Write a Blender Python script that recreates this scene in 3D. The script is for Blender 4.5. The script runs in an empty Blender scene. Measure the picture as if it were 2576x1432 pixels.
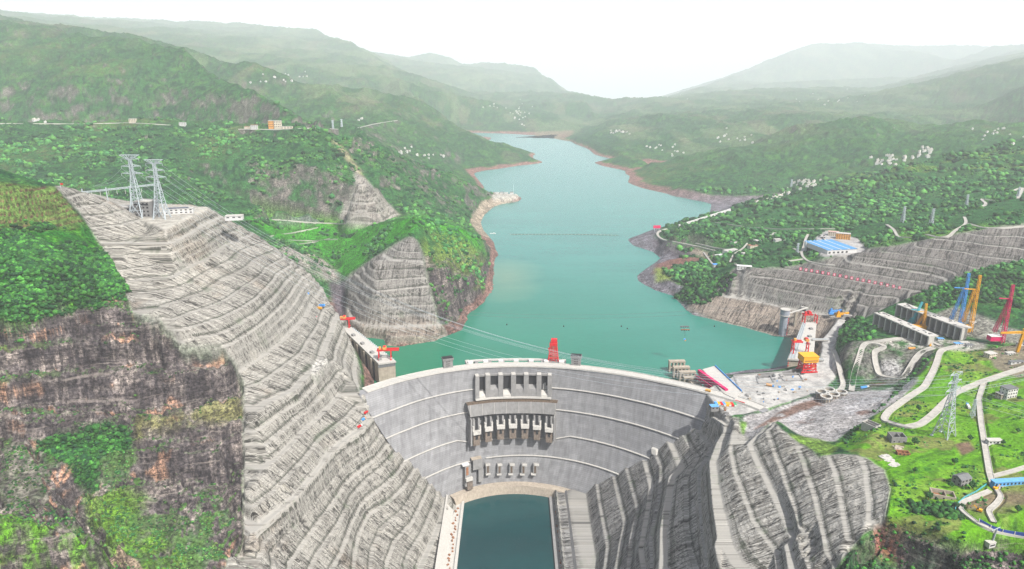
import bpy, bmesh, math, random, os
import numpy as np
from mathutils import Vector
from mathutils.geometry import delaunay_2d_cdt
R = math.radians
S = bpy.context.scene
C = S.collection
random.seed(7); rng = np.random.default_rng(7)
GRID = 1.0          # 1 = full terrain resolution

# ---------------------------------------------------------------- camera, sky, sun, exposure
CAMH = 540.0; F = 1717.0; PITCH = R(17.0)
cam = bpy.data.objects.new('camera', bpy.data.cameras.new('camera')); C.objects.link(cam); S.camera = cam
cam.location = (0, 0, CAMH); cam.rotation_euler = (math.pi/2 - PITCH, 0, 0)
cam.data.sensor_width = 36; cam.data.lens = 36*F/2576; cam.data.clip_start = 5; cam.data.clip_end = 90000
SUN_EL, SUN_AZ = R(50), R(138)                        # azimuth clockwise from +Y: behind the camera, to the right
w = bpy.data.worlds.new('World'); S.world = w; w.use_nodes = True
nt = w.node_tree; sky = nt.nodes.new('ShaderNodeTexSky'); sky.sky_type = 'NISHITA'; sky.sun_disc = False
sky.sun_elevation = SUN_EL; sky.sun_rotation = SUN_AZ; sky.air_density = 1.0; sky.dust_density = 5.0; sky.ozone_density = 1.0
nt.links.new(sky.outputs[0], nt.nodes['Background'].inputs[0]); nt.nodes['Background'].inputs[1].default_value = 0.095
sl = bpy.data.lights.new('sun', 'SUN'); sl.energy = 5.0; sl.angle = R(0.6); sl.color = (1.0, 0.97, 0.92)
so = bpy.data.objects.new('sun', sl); C.objects.link(so)
sd = Vector((math.sin(SUN_AZ)*math.cos(SUN_EL), math.cos(SUN_AZ)*math.cos(SUN_EL), math.sin(SUN_EL)))
so.rotation_euler = sd.to_track_quat('Z', 'Y').to_euler(); so.location = (0, 0, 2000)
S.view_settings.view_transform = 'Standard'; S.view_settings.look = 'None'
S.view_settings.exposure = 0.78; S.view_settings.gamma = 1; S.view_settings.use_curve_mapping = False
S.render.engine = 'CYCLES'; S.cycles.volume_bounces = 5; S.cycles.max_bounces = 8; S.cycles.diffuse_bounces = 2
S.cycles.transparent_max_bounces = 4; S.cycles.use_denoising = True; S.cycles.denoiser = 'OPENIMAGEDENOISE'; S.cycles.denoising_input_passes = 'RGB_ALBEDO_NORMAL'; S.cycles.denoising_prefilter = 'NONE'

# ---------------------------------------------------------------- pixel <-> world (pixels of the 2576x1432 view)
SP, CP = math.sin(PITCH), math.cos(PITCH)
def ray(px, py):
    a = (px-1288)/F; b = (716-py)/F
    return a, CP+b*SP, -SP+b*CP
def PZ(px, py, z):
    a, dy, dz = ray(px, py); t = (z-CAMH)/dz
    return (a*t, dy*t, z)
def PY(px, py, Y):
    a, dy, dz = ray(px, py); t = Y/dy
    return (a*t, Y, CAMH+dz*t)
def proj(X, Y, Z):
    d = Y*CP-(Z-CAMH)*SP; u = Y*SP+(Z-CAMH)*CP
    return 1288+F*X/d, 716-F*u/d

# ---------------------------------------------------------------- noise
def hsh(ix, iy, s):
    n = (ix.astype(np.int64)*374761393 + iy.astype(np.int64)*668265263 + s*1274126177) & 0x7fffffff
    n = ((n ^ (n >> 13))*1103515245) & 0x7fffffff
    n = ((n ^ (n >> 11))*69069) & 0x7fffffff
    return ((n >> 8) & 0xffff)/65535.0
def vn(x, y, s=0):
    xi = np.floor(x); yi = np.floor(y); fx = x-xi; fy = y-yi
    fx = fx*fx*(3-2*fx); fy = fy*fy*(3-2*fy); xi = xi.astype(np.int64); yi = yi.astype(np.int64)
    a = hsh(xi, yi, s); b = hsh(xi+1, yi, s); c = hsh(xi, yi+1, s); d = hsh(xi+1, yi+1, s)
    return (a+(b-a)*fx)*(1-fy)+(c+(d-c)*fx)*fy
def fbm(x, y, o=4, s=0, g=0.5):
    r = 0; a = 1; t = 0
    for k in range(o):
        r = r+a*vn(x*2**k+17.3*k, y*2**k-9.1*k, s+k); t += a; a *= g
    return r/t*2-1
def ridged(x, y, o=4, s=0, g=0.5):
    r = 0; a = 1; t = 0
    for k in range(o):
        r = r+a*(1-np.abs(vn(x*2**k+7.7*k, y*2**k+3.1*k, s+k)*2-1)); t += a; a *= g
    return r/t

# ---------------------------------------------------------------- dam geometry (downstream face)
DZ = [45, 40, 3, -35, -79, -119, -163, -200]
DYC = [1129.5, 1129, 1125, 1116, 1105.5, 1095, 1084, 1074]
DR = [438, 434, 359.5, 324, 281, 240.5, 200, 175]
DCX = [35, 35, 31, 29, 27.5, 23, 12, 8]
DT = [15, 15, 24, 32, 40, 48, 58, 62]
def dpar(z):
    zz = DZ[::-1]
    return [float(np.interp(z, zz, a[::-1])) for a in (DYC, DR, DCX, DT)]
def dcor(th, z):                                       # the crest is not quite a circle
    return float(np.interp(th, (-.70, -.55, -.38, -.21, -.07, .32, .53, .70, .87), (-5, 1, 4, 5, 1, -6, -6, -1, 7)))*float(np.interp(z, (-120, 40), (.2, 1)))
def thlim(z):                                          # where the face meets the slopes
    yc, r, cx, t = dpar(z); zz = (-200, -165, -119, -79, -35, 3, 40); a = float(np.interp(z, zz, (-100, -112, -137, -161, -193, -219, -246))); b = float(np.interp(z, zz, (105, 118, 182, 226, 266, 297, 372)))
    return math.asin(max(-.95, (a-cx)/r))-0.022-0.0008*(40-z), math.asin(min(.95, (b-cx)/r))+0.05+0.0006*(40-z)
def dface(th, z, off=0.0):                             # off>0: toward downstream, off<0: upstream
    yc, r, cx, t = dpar(z); q = r-off+dcor(th, z)
    return (cx+q*math.sin(th), yc-r+q*math.cos(th), z)
def dam_at(px, py, off=0.0):                           # intersect the view ray with the face: theta, z
    best = None
    for i in range(400):
        z = 45-i*0.6
        X, Y, Z = PZ(px, py, z); yc, r, cx, t = dpar(z)
        t_ = math.atan2(X-cx, Y-(yc-r)); e = math.hypot(X-cx, Y-(yc-r))-(r-off)-dcor(t_, z)
        if best is None or abs(e) < best[0]: best = (abs(e), math.atan2(X-cx, Y-(yc-r)), z)
    return best[1], best[2]

# ---------------------------------------------------------------- terrain control lines
PTS = []                                               # world points
def addline(pts, dens=0.02):
    for i, p in enumerate(pts):
        PTS.append(p)
        if i+1 < len(pts):
            q = pts[i+1]
            d = math.hypot(p[0]/p[1]-q[0]/q[1], math.log(p[1]/q[1])); n = int(d/dens)
            for k in range(1, n+1):
                t = k/(n+1); PTS.append(tuple(p[j]+(q[j]-p[j])*t for j in range(3)))
def prs(s): return [tuple(float(v) for v in q.split(',')) for q in s.split()]
def Z(z, s): addline([PZ(a, b, z) for a, b in prs(s)])
def M(s): addline([PZ(a, b, c) for a, b, c in prs(s)])
def YL(s):
    out = []
    for a, b, c in prs(s):
        z = PY(a, b, c)[2]; k = min(max((z-150)/450, 0), 1)*min(max((c-5500)/2500, 0), 1)
        out.append(PY(a, b, c*(1+1.25*k)))
    addline(out)
def YR(s, drop=200.0):
    YL(s)
    for a, b, c in prs(s):
        z = PY(a, b, c)[2]; k = min(max((z-150)/450, 0), 1)*min(max((c-5500)/2500, 0), 1); p = PY(a, b, c*(1+1.25*k)); d = 1.09 if c < 3500 else 1.13
        PTS.append((p[0]*d, p[1]*d, max(p[2]-drop*(d-1)*9, -15 if p[2] < 60 else 10)))
def Wd(s): addline(prs(s))

# --- left excavated slope: contours, far to near
Z(300, '300,512 480,512 525,521'); Z(300, '525,521 462,552 415,577 360,552 300,512')
Z(280, '240,612 317,613 375,592 425,580 475,557 535,530')
Z(240, '317,708 430,697 500,660 565,620 640,587')
Z(215, '360,792 425,773 507,738 575,694 643,654 700,632')
Z(190, '455,832 527,813 566,801 616,769 647,750 695,692 740,668')
Z(160, '520,881 587,868 657,821 707,773 760,702 785,690')
Z(120, '600,935 663,892 718,847 754,811 776,779 818,714')
Z(90, '622,1050 690,1010 744,981 800,915 825,850 853,789')
Z(40, '615,1230 700,1150 770,1080 830,1020 870,968 893,960 916,991')
Z(5, '621,1353 703,1288 757,1243 798,1192 836,1137 911,1079 940,1040 955,1030')
Z(-30, '985,1072 960,1095 935,1134 874,1175 845,1205 790,1270 740,1330 690,1400')
Z(-60, '1018,1108 975,1160 925,1205 885,1250 850,1320 800,1380 780,1432')
Z(-100, '1062,1158 1018,1230 985,1265 930,1300 905,1350 890,1432')
Z(-140, '1098,1204 1075,1262 1048,1330 1010,1375 990,1432')
Z(-165, '1128,1233 1126,1262 1099,1336 1060,1432')
M('140,476,365 200,485,350 255,497,335 290,512,312')
M('165,507,345 205,545,318 225,575,300 240,605,283')
M('620,1432,0 700,1432,-30'); Wd('-165,600,-140 -210,640,-100 -260,600,-60 -290,600,-30 -320,560,0')
Wd('-115,1050,-172 -110,850,-172 -110,600,-172')
# behind the ridge of the left slope
M('835,760,112 870,830,72 893,900,42 925,960,15')
Wd('-345,1310,30 -325,1290,2 -300,1237,2 -262,1180,0 -245,1120,0 -240,1075,-5')
Wd('-300,1350,-40 -250,1240,-45 -200,1120,-60')
Wd('-380,1385,3 -420,1420,10 -470,1480,25 -500,1560,40')
Wd('-560,1450,150 -640,1480,200 -760,1480,260 -900,1450,300 -1100,1400,360 -1300,1350,420')
Wd('-620,1600,110 -800,1650,170 -1100,1650,240 -1500,1600,330')
M('700,612,150 740,628,120 790,655,95 840,690,55 850,720,30'); M('760,600,70 830,640,55 850,690,30')
# --- left natural cliffs
M('0,462,385 60,466,378 140,476,366 170,480,352'); M('0,580,322 120,560,318 200,560,312'); M('0,700,272 150,690,268 300,690,250')
M('0,780,238 120,760,240 240,770,226 340,785,215'); M('0,860,195 200,850,190 400,850,185 500,872,166')
M('0,945,165 110,925,162 230,905,163 450,880,163 530,876,161')
M('0,1100,100 90,1110,98 250,1090,98 350,1070,100 450,1040,102 560,1010,104 600,980,108')
M('0,1020,130 300,1000,128 560,950,128')
M('350,1090,92 470,1075,90 600,1060,84 618,1060,82'); M('100,1130,88 230,1140,80 330,1150,72')
M('0,1180,95 150,1165,90 260,1170,70 400,1200,55 600,1180,50')
M('0,1255,85 120,1240,80 250,1260,45 400,1290,30 600,1300,15')
M('0,1310,112 100,1320,105 200,1350,90 260,1385,70 330,1432,40'); M('300,1350,32 400,1370,20 600,1400,0')
Wd('-560,500,75 -480,520,50 -420,540,10 -360,550,-15'); Wd('-700,430,80 -560,430,70 -420,420,0 -330,420,-40')
M('606,960,112 608,1080,72 606,1200,30 606,1350,-8 606,1432,-12')
Wd('-900,900,300 -1000,1000,390 -900,1050,410 -850,1120,400 -1100,1150,450'); Wd('-900,700,240 -1100,700,300 -1300,900,420 -1400,1200,460')
# --- pool, canyon bottom
Wd('-84,1075,-195 -84,800,-195 -84,480,-195'); Wd('66,1075,-195 66,800,-195 66,480,-195'); Wd('0,1078,-196 0,700,-196 0,480,-196')
Wd('-180,1150,-70 -60,1200,-80 60,1210,-80 200,1150,-70 300,1150,-40')
# --- right fan slope
Wd('78,1060,-170 78,850,-170 78,600,-170')
Z(-165, '1462,1228 1470,1290 1489,1432'); Z(-145, '1500,1211 1520,1336 1527,1374 1520,1432')
Z(-125, '1543,1192 1571,1314 1549,1432'); Z(-105, '1576,1180 1603,1282 1587,1355 1581,1432')
Z(-85, '1621,1153 1638,1225 1612,1381 1620,1432'); Z(-68, '1647,1136 1663,1174 1657,1254 1640,1340')
Z(-45, '1683,1106 1714,1178 1689,1200 1670,1324 1663,1432')
M('1736,1050,-10 1793,1127,-12 1755,1190,-15 1762,1355,-20 1774,1432,-22'); M('1785,1035,15 1800,1100,12')
M('1831,1082,38 1787,1162,36 1795,1290,34 1806,1387,32 1812,1432,31')
M('1850,1060,52 1835,1133,50 1850,1197,50 1890,1311,50 1945,1403,48')
M('1876,1124,60 1930,1215,62 1987,1311,64 2025,1412,64')
M('1920,1086,72 1965,1187,74 2003,1279,76 2010,1340,76 2040,1432,76')
M('1955,1070,82 2012,1165,86 2054,1260,88 2079,1390,88'); M('2040,1130,92 2076,1165,96 2114,1244,99 2130,1340,99 2110,1432,95')
M('2100,1142,102 2149,1162,106 2187,1260,109 2171,1350,107 2120,1432,100'); M('2150,1140,108 2205,1180,112 2232,1230,116 2222,1300,116')
Wd('130,600,-140 165,560,-80 200,560,-10 240,560,30 270,560,50 300,540,70')
# --- right bottom cliff and grass plateau
M('2222,1300,116 2300,1325,122 2400,1352,128 2500,1368,134 2576,1372,138'); M('2210,1345,98 2300,1375,104 2400,1405,108 2500,1420,110 2576,1425,114')
M('2150,1400,88 2250,1432,86 2400,1460,84 2576,1480,84'); Wd('330,480,60 450,440,60 700,420,70')
M('2240,1140,110 2240,1230,118'); M('2370,1100,112 2480,1200,124 2576,1290,136'); M('2350,1250,122 2450,1330,132')
M('2180,1062,97 2300,1070,104 2450,1060,112 2576,1020,122'); M('2560,1150,126 2700,1200,140 2700,1400,150')
M('2190,1058,92 2260,1010,92 2330,930,94 2350,880,96'); M('2400,1000,104 2576,930,118'); M('2250,1000,90 2300,960,88')
# gravel yard (field)
M('1880,1065,38 1950,1040,40 2030,1010,40 2060,1000,38'); M('1950,1050,48 2050,1100,62 2130,1110,78 2190,1040,82'); M('2100,1000,42 2150,985,42 2250,985,60 2290,960,66')
M('1870,1090,42 1890,1110,48 1950,1062,74')
# zigzag-road hillside on the right of the crest road
M('2100,985,30 2130,985,32 2160,975,38 2200,950,50 2260,950,62'); M('2100,880,50 2100,930,42 2110,960,34'); M('2130,880,75 2150,850,82 2200,855,88 2300,860,92 2350,880,94')
M('2130,930,55 2200,900,72 2290,900,82 2330,920,88')
M('2090,850,46 2110,822,46 2140,800,46'); M('2125,835,60 2140,815,66 2180,800,75'); M('2220,840,88 2330,845,92 2440,850,98 2520,870,108 2576,880,114')
M('2200,790,84 2260,830,88'); M('2250,770,100 2330,800,98 2420,840,98 2490,868,106'); M('2230,775,90 2330,735,118 2450,690,145 2576,665,160')
M('2300,760,108 2400,780,112 2500,820,116 2576,840,118'); M('2450,750,130 2576,770,135'); Wd('1300,1250,200 1300,1000,170 1200,800,160 1500,1400,280')
# yard
Z(40, '1850,945 1985,935 2060,905'); Z(40, '1870,1042 1960,1015 2060,985 2080,940 2085,860'); Z(40, '1795,1015 1835,1045 1870,1042')
Z(40, '1830,1000 1780,975 1850,945')
Z(-20, '1800,935 1850,925 1985,918')
# --- right benched slope (upper)
M('1735,790,0 1800,805,0 1900,832,0 1985,848,0'); M('1985,848,0 2040,860,0 2070,880,5')
M('1728,770,8 1770,742,32 1800,728,42'); M('1830,748,30 1900,765,30 1960,778,32 2030,790,36')
Z(40, '1800,738 1880,752 1960,768 2030,782 2090,790 2130,797')
Z(70, '1830,700 1900,718 2000,738 2100,757 2180,772 2230,772')
Z(100, '1848,677 1930,678 2015,682 2100,698 2180,712 2265,727 2330,733')
M('2080,657,122 2200,672,124 2330,690,126 2450,688,145'); M('2160,632,150 2260,640,150 2400,660,150 2576,690,152')
M('2350,600,178 2450,610,176 2576,630,176'); M('2480,577,198 2576,570,200 2700,560,215')
# promontory shoreline and land right of the reservoir
Z(0, '1578,602 1590,618 1640,635 1665,650'); Z(0, '1665,650 1635,668 1615,685 1595,695 1597,708 1640,730 1690,745 1712,770 1735,790')
M('1620,600,14 1650,592,25 1680,572,28'); M('1670,630,20 1720,625,30 1800,640,45 1860,655,80 1880,670,98'); M('1650,672,22 1700,690,35 1760,700,45 1810,715,50')
M('1640,700,12 1700,725,14'); M('1650,597,26 1670,600,30 1720,612,34 1790,625,48'); M('1700,580,70 1800,590,80 1900,600,90 2000,610,110 2030,640,115 2080,652,122')
Z(126, '2060,610 2070,645 2150,640 2175,605 2120,578 2060,590')
M('2176,605,134 2230,600,150 2330,590,172 2450,575,196'); M('1960,570,110 2060,570,128 2200,570,150 2350,560,175 2576,535,215')
YR('1680,566,2400 1800,535,2480 1960,495,2600 2080,462,2700 2200,435,2750 2330,400,2800 2450,368,2850 2576,345,2900 2700,320,2950')
YL('1800,560,2250 1960,530,2300 2200,500,2350 2400,470,2400 2576,440,2450')
Wd('700,2650,-20 900,2800,20 1300,3000,60 2200,3200,200'); Wd('500,2500,-20 560,2480,-5')
# channel floor
Wd('100,1400,-60 250,1500,-60 200,1800,-60 150,2300,-60 200,2800,-60 350,3200,-60 280,3800,-60 250,4400,-60 330,5200,-60 500,6000,-60')
Wd('400,1250,-50 450,1350,-50 300,1400,-50 -100,1300,-50 0,1500,-60 -250,1250,-45'); Wd('300,2100,-50 250,1900,-50')
# --- pyramid hill
Z(0, '872,832 905,848 945,851 985,857 1050,856 1110,851 1165,831 1175,790 1215,760 1240,726 1239,700 1240,665 1250,640 1241,610 1215,580 1206,560')
M('985,835,25 1090,825,28'); M('945,735,95 1090,720,95'); M('1025,600,176 1035,592,182 1050,545,205'); M('940,657,142 985,655,142 1060,660,142')
M('875,700,85 900,675,108 930,656,128'); M('873,790,20 878,740,60'); M('1090,650,148 1140,690,100 1190,700,60 1230,705,12'); M('1080,760,70 1140,780,40 1170,792,10')
M('1110,560,172 1150,580,145 1200,605,100 1225,640,40'); M('1050,545,205 990,550,175 930,565,140 870,590,110 800,600,90'); M('1050,545,205 1130,565,165 1200,590,105 1222,610,50')
Wd('-180,1850,150 -80,1900,60 -250,1900,150 -400,1950,120'); M('850,650,60 870,690,60 862,740,25 866,800,6')
# --- side valley and first mountain behind
M('620,545,120 700,548,112 800,556,106 870,565,104'); M('680,560,98 760,585,85 850,610,70 930,600,120'); M('640,552,112 700,590,90 790,620,72 850,650,55')
Wd('-1000,1900,170 -1400,1900,230 -2000,1900,300'); 
M('870,560,106 950,560,104 1000,540,104'); M('905,440,260 960,480,190 1000,540,105'); M('1100,530,90 1170,560,40 1200,575,10')
Z(0, '1206,560 1215,540 1240,520 1262,512 1312,503'); Z(0, '1312,499 1290,490 1240,487 1215,470 1190,440 1185,437'); M('1215,505,25 1250,488,24 1300,487,18')
YR('1230,480,3050 1150,440,2950 1100,425,2850 1000,385,2700 950,362,2650 900,340,2600 830,327,2550 760,322,2620 600,315,2700 400,312,2800 200,312,2800 0,310,2800 -200,305,2800')
YL('0,400,2300 200,400,2250 400,400,2300 600,400,2300 800,420,2250'); YL('0,330,2650 300,330,2650 600,340,2600'); YL('150,440,2050 400,460,2000 600,500,1950 800,530,2080')
# --- mountain above the road
YL('0,304,2900 300,305,2880 600,308,2850 850,318,2800'); YR('850,318,2800 760,290,2950 700,262,3100 640,235,3300 560,190,3600 480,140,3900 400,100,4200 250,85,4500 0,70,4600 -300,60,4700')
YL('0,200,3600 200,210,3500 400,220,3500 550,240,3300'); YL('960,360,3100 900,330,3300 860,312,3400 800,300,3600'); Wd('-1600,5000,600 -2600,5400,800 -3600,5000,900')
# --- second mountain / spur
Z(0, '1190,433 1240,427 1300,418 1372,410'); YR('1370,406,4520 1300,382,4620 1232,352,4850 1180,330,5050 1100,283,5500 1040,235,5900 1000,205,6300 940,150,6900 870,100,7400 780,75,7800 600,60,8200 300,50,8600 0,40,8600')
YL('1160,425,4100 1080,395,3900 1000,370,3700 950,345,3700'); YL('1100,380,4100 1000,330,4200 900,260,4600 750,210,5000 620,185,5200'); YL('1250,395,4500 1150,350,4600 1050,300,4900 950,230,5400')
# --- third mountain
Z(0, '1232,350 1270,342 1350,336 1440,330'); YR('1515,300,8700 1490,275,8900 1460,250,9000 1425,228,9100 1390,205,9200 1330,166,9200 1240,152,9200 1195,176,9200 1160,160,9400 1100,122,9500 1055,150,9400 1000,143,9600 945,136,9800 800,140,10000')
YL('1400,300,7600 1300,280,7700 1200,250,7900 1100,230,8200'); Wd('-800,7200,-5 -500,6900,-10'); Wd('-1400,6800,150 -1000,6400,40')
YL('1440,330,6900 1500,318,7400 1480,325,7200'); YL('1400,262,14500 1470,255,14500 1540,250,14500 1620,257,14500 1800,255,14500'); Wd('1000,9000,25 1400,11000,40 700,7700,12')
# --- right far shore, slopes and hills
Z(0, '1440,333 1405,350 1430,358 1480,372 1500,390 1560,402 1600,408 1640,420 1600,428 1560,434 1590,441'); Z(0, '1590,441 1575,460 1620,475 1700,492 1800,511 1850,521')
M('1430,345,25 1500,362,40 1560,385,45 1650,408,45'); YR('1600,430,3950 1700,405,4000 1850,365,4150 2000,325,4250 2100,295,4350 2170,283,4400 2240,298,4400 2280,315,4400 2400,315,4300 2576,305,4300 2700,300,4300')
M('1850,521,0 1960,497,12 1990,490,18'); M('1700,475,28 1850,495,24 1950,485,30'); YL('1800,440,3500 2000,430,3450 2200,400,3500 2400,370,3500 2576,350,3500'); YL('2000,470,3100 2200,430,3200 2400,385,3300 2576,352,3400')
YL('2240,320,4800 2000,330,4800 1800,380,4700'); YL('1520,330,6300 1640,300,6500 1800,320,5600 2000,290,5800 2200,300,5600'); YL('1640,265,8200 1800,240,8000 1900,228,8000 2000,232,8000 2100,250,7600 2300,240,7500')
YR('1500,320,7000 1560,290,8000 1640,255,10000 1700,250,10500 1790,215,11000 1900,170,11000 1960,140,11000 2040,112,11000 2140,104,11000 2300,115,11500 2450,110,11500')
YR('2080,262,7400 2200,225,8200 2300,200,8800 2420,150,9300 2500,114,9500 2600,110,9500 2800,90,9500'); YL('2300,290,6000 2450,270,6000 2600,240,6000 2800,220,6000'); YL('1600,262,12500 1700,240,13000 1800,212,13000 1900,215,13000')
Wd('-50000,59000,-1500 0,59000,-1500 50000,59000,-1500'); Wd('1750,17500,-200 2600,17500,-200 3300,17500,-100'); Wd('2000,21000,-350 4000,21000,-200'); Wd('2300,25500,-450 4800,25500,-300'); Wd('1500,16500,-150 3200,16500,-150')
Wd('-36000,31000,900 -12000,31000,500 -2000,31000,-600 2000,31000,-600 8000,31000,-600 14000,31000,300 30000,31000,900')
Wd('-3000,3000,700 -4000,4500,900 -7000,8000,1200'); Wd('3500,4000,500 5000,6000,700 8000,9500,1100 3000,3000,380'); Wd('1000,600,170')
Wd('-1000,560,160'); Wd('1100,560,160')

# ---------------------------------------------------------------- terrain grid: u = X/Y, v = log Y
U0, U1 = -0.97, 0.97
du = 0.00155/GRID
us = np.arange(U0, U1, du)
def rows():
    v = math.log(425); out = []
    while v < math.log(60000):
        out.append(v); y = math.exp(v)
        v += (0.0019 if y < 1500 else 0.0026 if y < 2700 else 0.0045 if y < 5000 else 0.008 if y < 27000 else 0.05)/GRID
    return np.array(out)
vs = rows(); NU, NV = len(us), len(vs)
def build_tin():
    KV = 1.0
    seen = set(); P2 = []; ZZ = []
    for x, y, z in PTS:
        u, v = x/y, math.log(y)*KV
        k = (round(u*700), round(v*700))
        if k in seen: continue
        seen.add(k); P2.append(Vector((u, v))); ZZ.append(z)
    for u in (-1.6, 0, 1.6):
        for v in (math.log(390), math.log(80000)):
            P2.append(Vector((u, v))); ZZ.append(60 if v < 7 else 0)
    r = delaunay_2d_cdt(P2, [], [], 0, 1e-6)
    zz = [ZZ[o[0]] if o else 0 for o in r[3]]
    return r[0], zz, r[2]
tv, tz, tf = build_tin()
H0 = np.full((NV, NU), np.nan)
for f in tf:
    (x0, y0), (x1, y1), (x2, y2) = (tv[i] for i in f); za, zb, zc = (tz[i] for i in f)
    i0, i1 = np.searchsorted(us, [min(x0, x1, x2)-1e-9, max(x0, x1, x2)+1e-9]); j0, j1 = np.searchsorted(vs, [min(y0, y1, y2)-1e-9, max(y0, y1, y2)+1e-9])
    if i0 == i1 or j0 == j1: continue
    gx, gy = np.meshgrid(us[i0:i1], vs[j0:j1]); d = (y1-y2)*(x0-x2)+(x2-x1)*(y0-y2)
    if abs(d) < 1e-14: continue
    a = ((y1-y2)*(gx-x2)+(x2-x1)*(gy-y2))/d; b = ((y2-y0)*(gx-x2)+(x0-x2)*(gy-y2))/d; c = 1-a-b
    m = (a >= -1e-6) & (b >= -1e-6) & (c >= -1e-6)
    sub = H0[j0:j1, i0:i1]; sub[m] = (a*za+b*zb+c*zc)[m]
H0[np.isnan(H0)] = 100
def blur(A, n, it=2):
    n = max(1, int(round(n*GRID)))
    for _ in range(it):
        for ax in (0, 1):
            P = np.concatenate([np.repeat(np.take(A, [0], ax), n, ax), A, np.repeat(np.take(A, [-1], ax), n, ax)], ax)
            c = np.cumsum(P, ax); z0 = np.zeros_like(np.take(c, [0], ax)); c = np.concatenate([z0, c], ax); L = A.shape[ax]
            A = (np.take(c, range(2*n+1, 2*n+1+L), ax)-np.take(c, range(0, L), ax))/(2*n+1)
    return A
UU, VV = np.meshgrid(us, vs); Yg = np.exp(VV); Xg = UU*Yg
H0 = blur(H0, 2)
def ss(e0, e1, x):
    t = np.clip((x-e0)/(e1-e0), 0, 1); return t*t*(3-2*t)
PXg, PYg = proj(Xg, Yg, H0)
def inpoly(s, ymin=0, ymax=1e9, xs=None, ys=None):
    poly = prs(s) if isinstance(s, str) else s
    X = PXg if xs is None else xs; Y = PYg if ys is None else ys
    ins = np.zeros(X.shape, bool); n = len(poly)
    for i in range(n):
        x0, y0 = poly[i][:2]; x1, y1 = poly[(i+1) % n][:2]
        if y0 == y1: continue
        ins ^= ((y0 > Y) != (y1 > Y)) & (X < (x1-x0)*(Y-y0)/(y1-y0)+x0)
    return ins & (Yg > ymin) & (Yg < ymax)
def soft(m, n=2): return blur(m.astype(float), n, 1)
# land cover regions
benchL = inpoly('140,470 205,540 245,600 300,690 335,790 400,800 455,870 560,870 600,930 612,960 612,1440 1400,1440 1400,1235 1128,1233 1050,1140 960,1040 905,985 905,930 840,705 790,650 720,640 640,580 545,520 290,500', 560, 1480) | ((Xg > -330) & (Xg < -100) & (Yg < 800) & (Yg > 560) & (H0 < 60)) 
benchF = inpoly('1380,1440 1380,1235 1450,1225 1550,1180 1640,1130 1730,1045 1795,1010 1840,1050 1858,1052 1865,1090 1890,1110 1945,1060 1990,1100 2060,1150 2110,1140 2180,1150 2225,1180 2240,1230 2225,1310 2170,1345 2090,1440', 500, 1060)
benchR = inpoly('1725,772 1790,725 1835,690 1850,673 1960,676 2075,655 2160,630 2260,618 2350,598 2470,578 2600,560 2700,600 2600,650 2480,672 2400,700 2320,735 2230,775 2150,810 2060,900 1980,900', 1200, 1850)
benchP = inpoly('872,832 873,700 900,680 935,655 960,640 1022,598 1045,598 1062,640 1075,700 1090,760 1100,800 1130,850 985,860', 1300, 1750)
benchM = inpoly('893,430 905,440 1005,545 940,566 850,562 870,520 895,480', 1900, 2700)
swallow = inpoly('140,470 205,540 245,600 300,690 360,780 480,780 300,500', 900, 1500)
benchA = {'L': benchL, 'F': benchF, 'R': benchR, 'P': benchP, 'M': benchM}
flat = inpoly('290,508 530,517 525,525 465,553 415,579 355,553', 1000, 1500)
# angular facets in the excavated faces
def vl(x, y, s=0):
    xi = np.floor(x); yi = np.floor(y); fx = x-xi; fy = y-yi; xi = xi.astype(np.int64); yi = yi.astype(np.int64)
    return (hsh(xi, yi, s)*(1-fx)+hsh(xi+1, yi, s)*fx)*(1-fy)+(hsh(xi, yi+1, s)*(1-fx)+hsh(xi+1, yi+1, s)*fx)*fy
AL = np.where(benchR, Xg*0.77-Yg*0.63, np.where(benchP | benchM, Xg, Yg))
fac = (vl(AL/64, H0/400, 201)-.5)*15+(vl(AL/31+4, H0/200, 202)-.5)*3.5
allb = soft(benchL | benchF | benchR | benchP, 4)*ss(8, 25, np.abs(H0-300)*(Xg < -400)+99*(Xg >= -400))
H0 = H0+fac*allb*np.where(benchR | benchP, .45, np.where(benchF, .28, 1.0))
# terraces
def terrace(h, levels, width, slopek):
    out = h.copy(); ls = np.array(sorted(levels)); 
    i = np.clip(np.searchsorted(ls, h)-1, 0, len(ls)-2); lo = ls[i]; hi = ls[i+1]; wl = np.array([width.get(float(l), width[None]) for l in ls]); a = wl[i]; b = wl[i+1]
    r0 = lo+a/2*slopek; r1 = hi-b/2*slopek
    t = np.clip((h-r0)/np.maximum(r1-r0, 0.5), 0, 1)
    return lo+(hi-lo)*t
H = H0.copy()
def wob(s, sc, a): return a*fbm(Xg/sc, Yg/sc, 3, s)
dzx = np.gradient(H0, axis=1)/np.gradient(Xg, axis=1); dzy = np.gradient(H0, axis=0)/np.gradient(Yg, axis=0)-dzx*UU
slope = np.hypot(dzx, dzy); slk = np.clip(slope, 0.3, 1.6)
hb = H0+wob(3, 60, 5)                                   # the height that decides the terraces (berms wander a little)
lev = {'L': [-195, -178, -165, -150, -133, -116, -98, -80, -62, -45, -28, -12, 5, 22, 40, 57, 73, 90, 105, 120, 133, 147, 160, 175, 190, 202, 215, 228, 240, 253, 267, 280, 300, 315, 330, 348, 365, 400],
       'F': [-195, -178, -165, -145, -125, -105, -85, -68, -45, -28, -12, 10, 36, 50, 62, 74, 87, 98, 108, 118, 140], 'R': [-60, 0, 38, 55, 70, 85, 100, 113, 126, 138, 150, 163, 176, 188, 200, 230],
       'P': [-60, 0, 26, 45, 62, 78, 95, 111, 126, 142, 155, 168, 190, 230], 'M': [60, 105, 130, 155, 180, 205, 230, 260, 300]}
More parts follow.
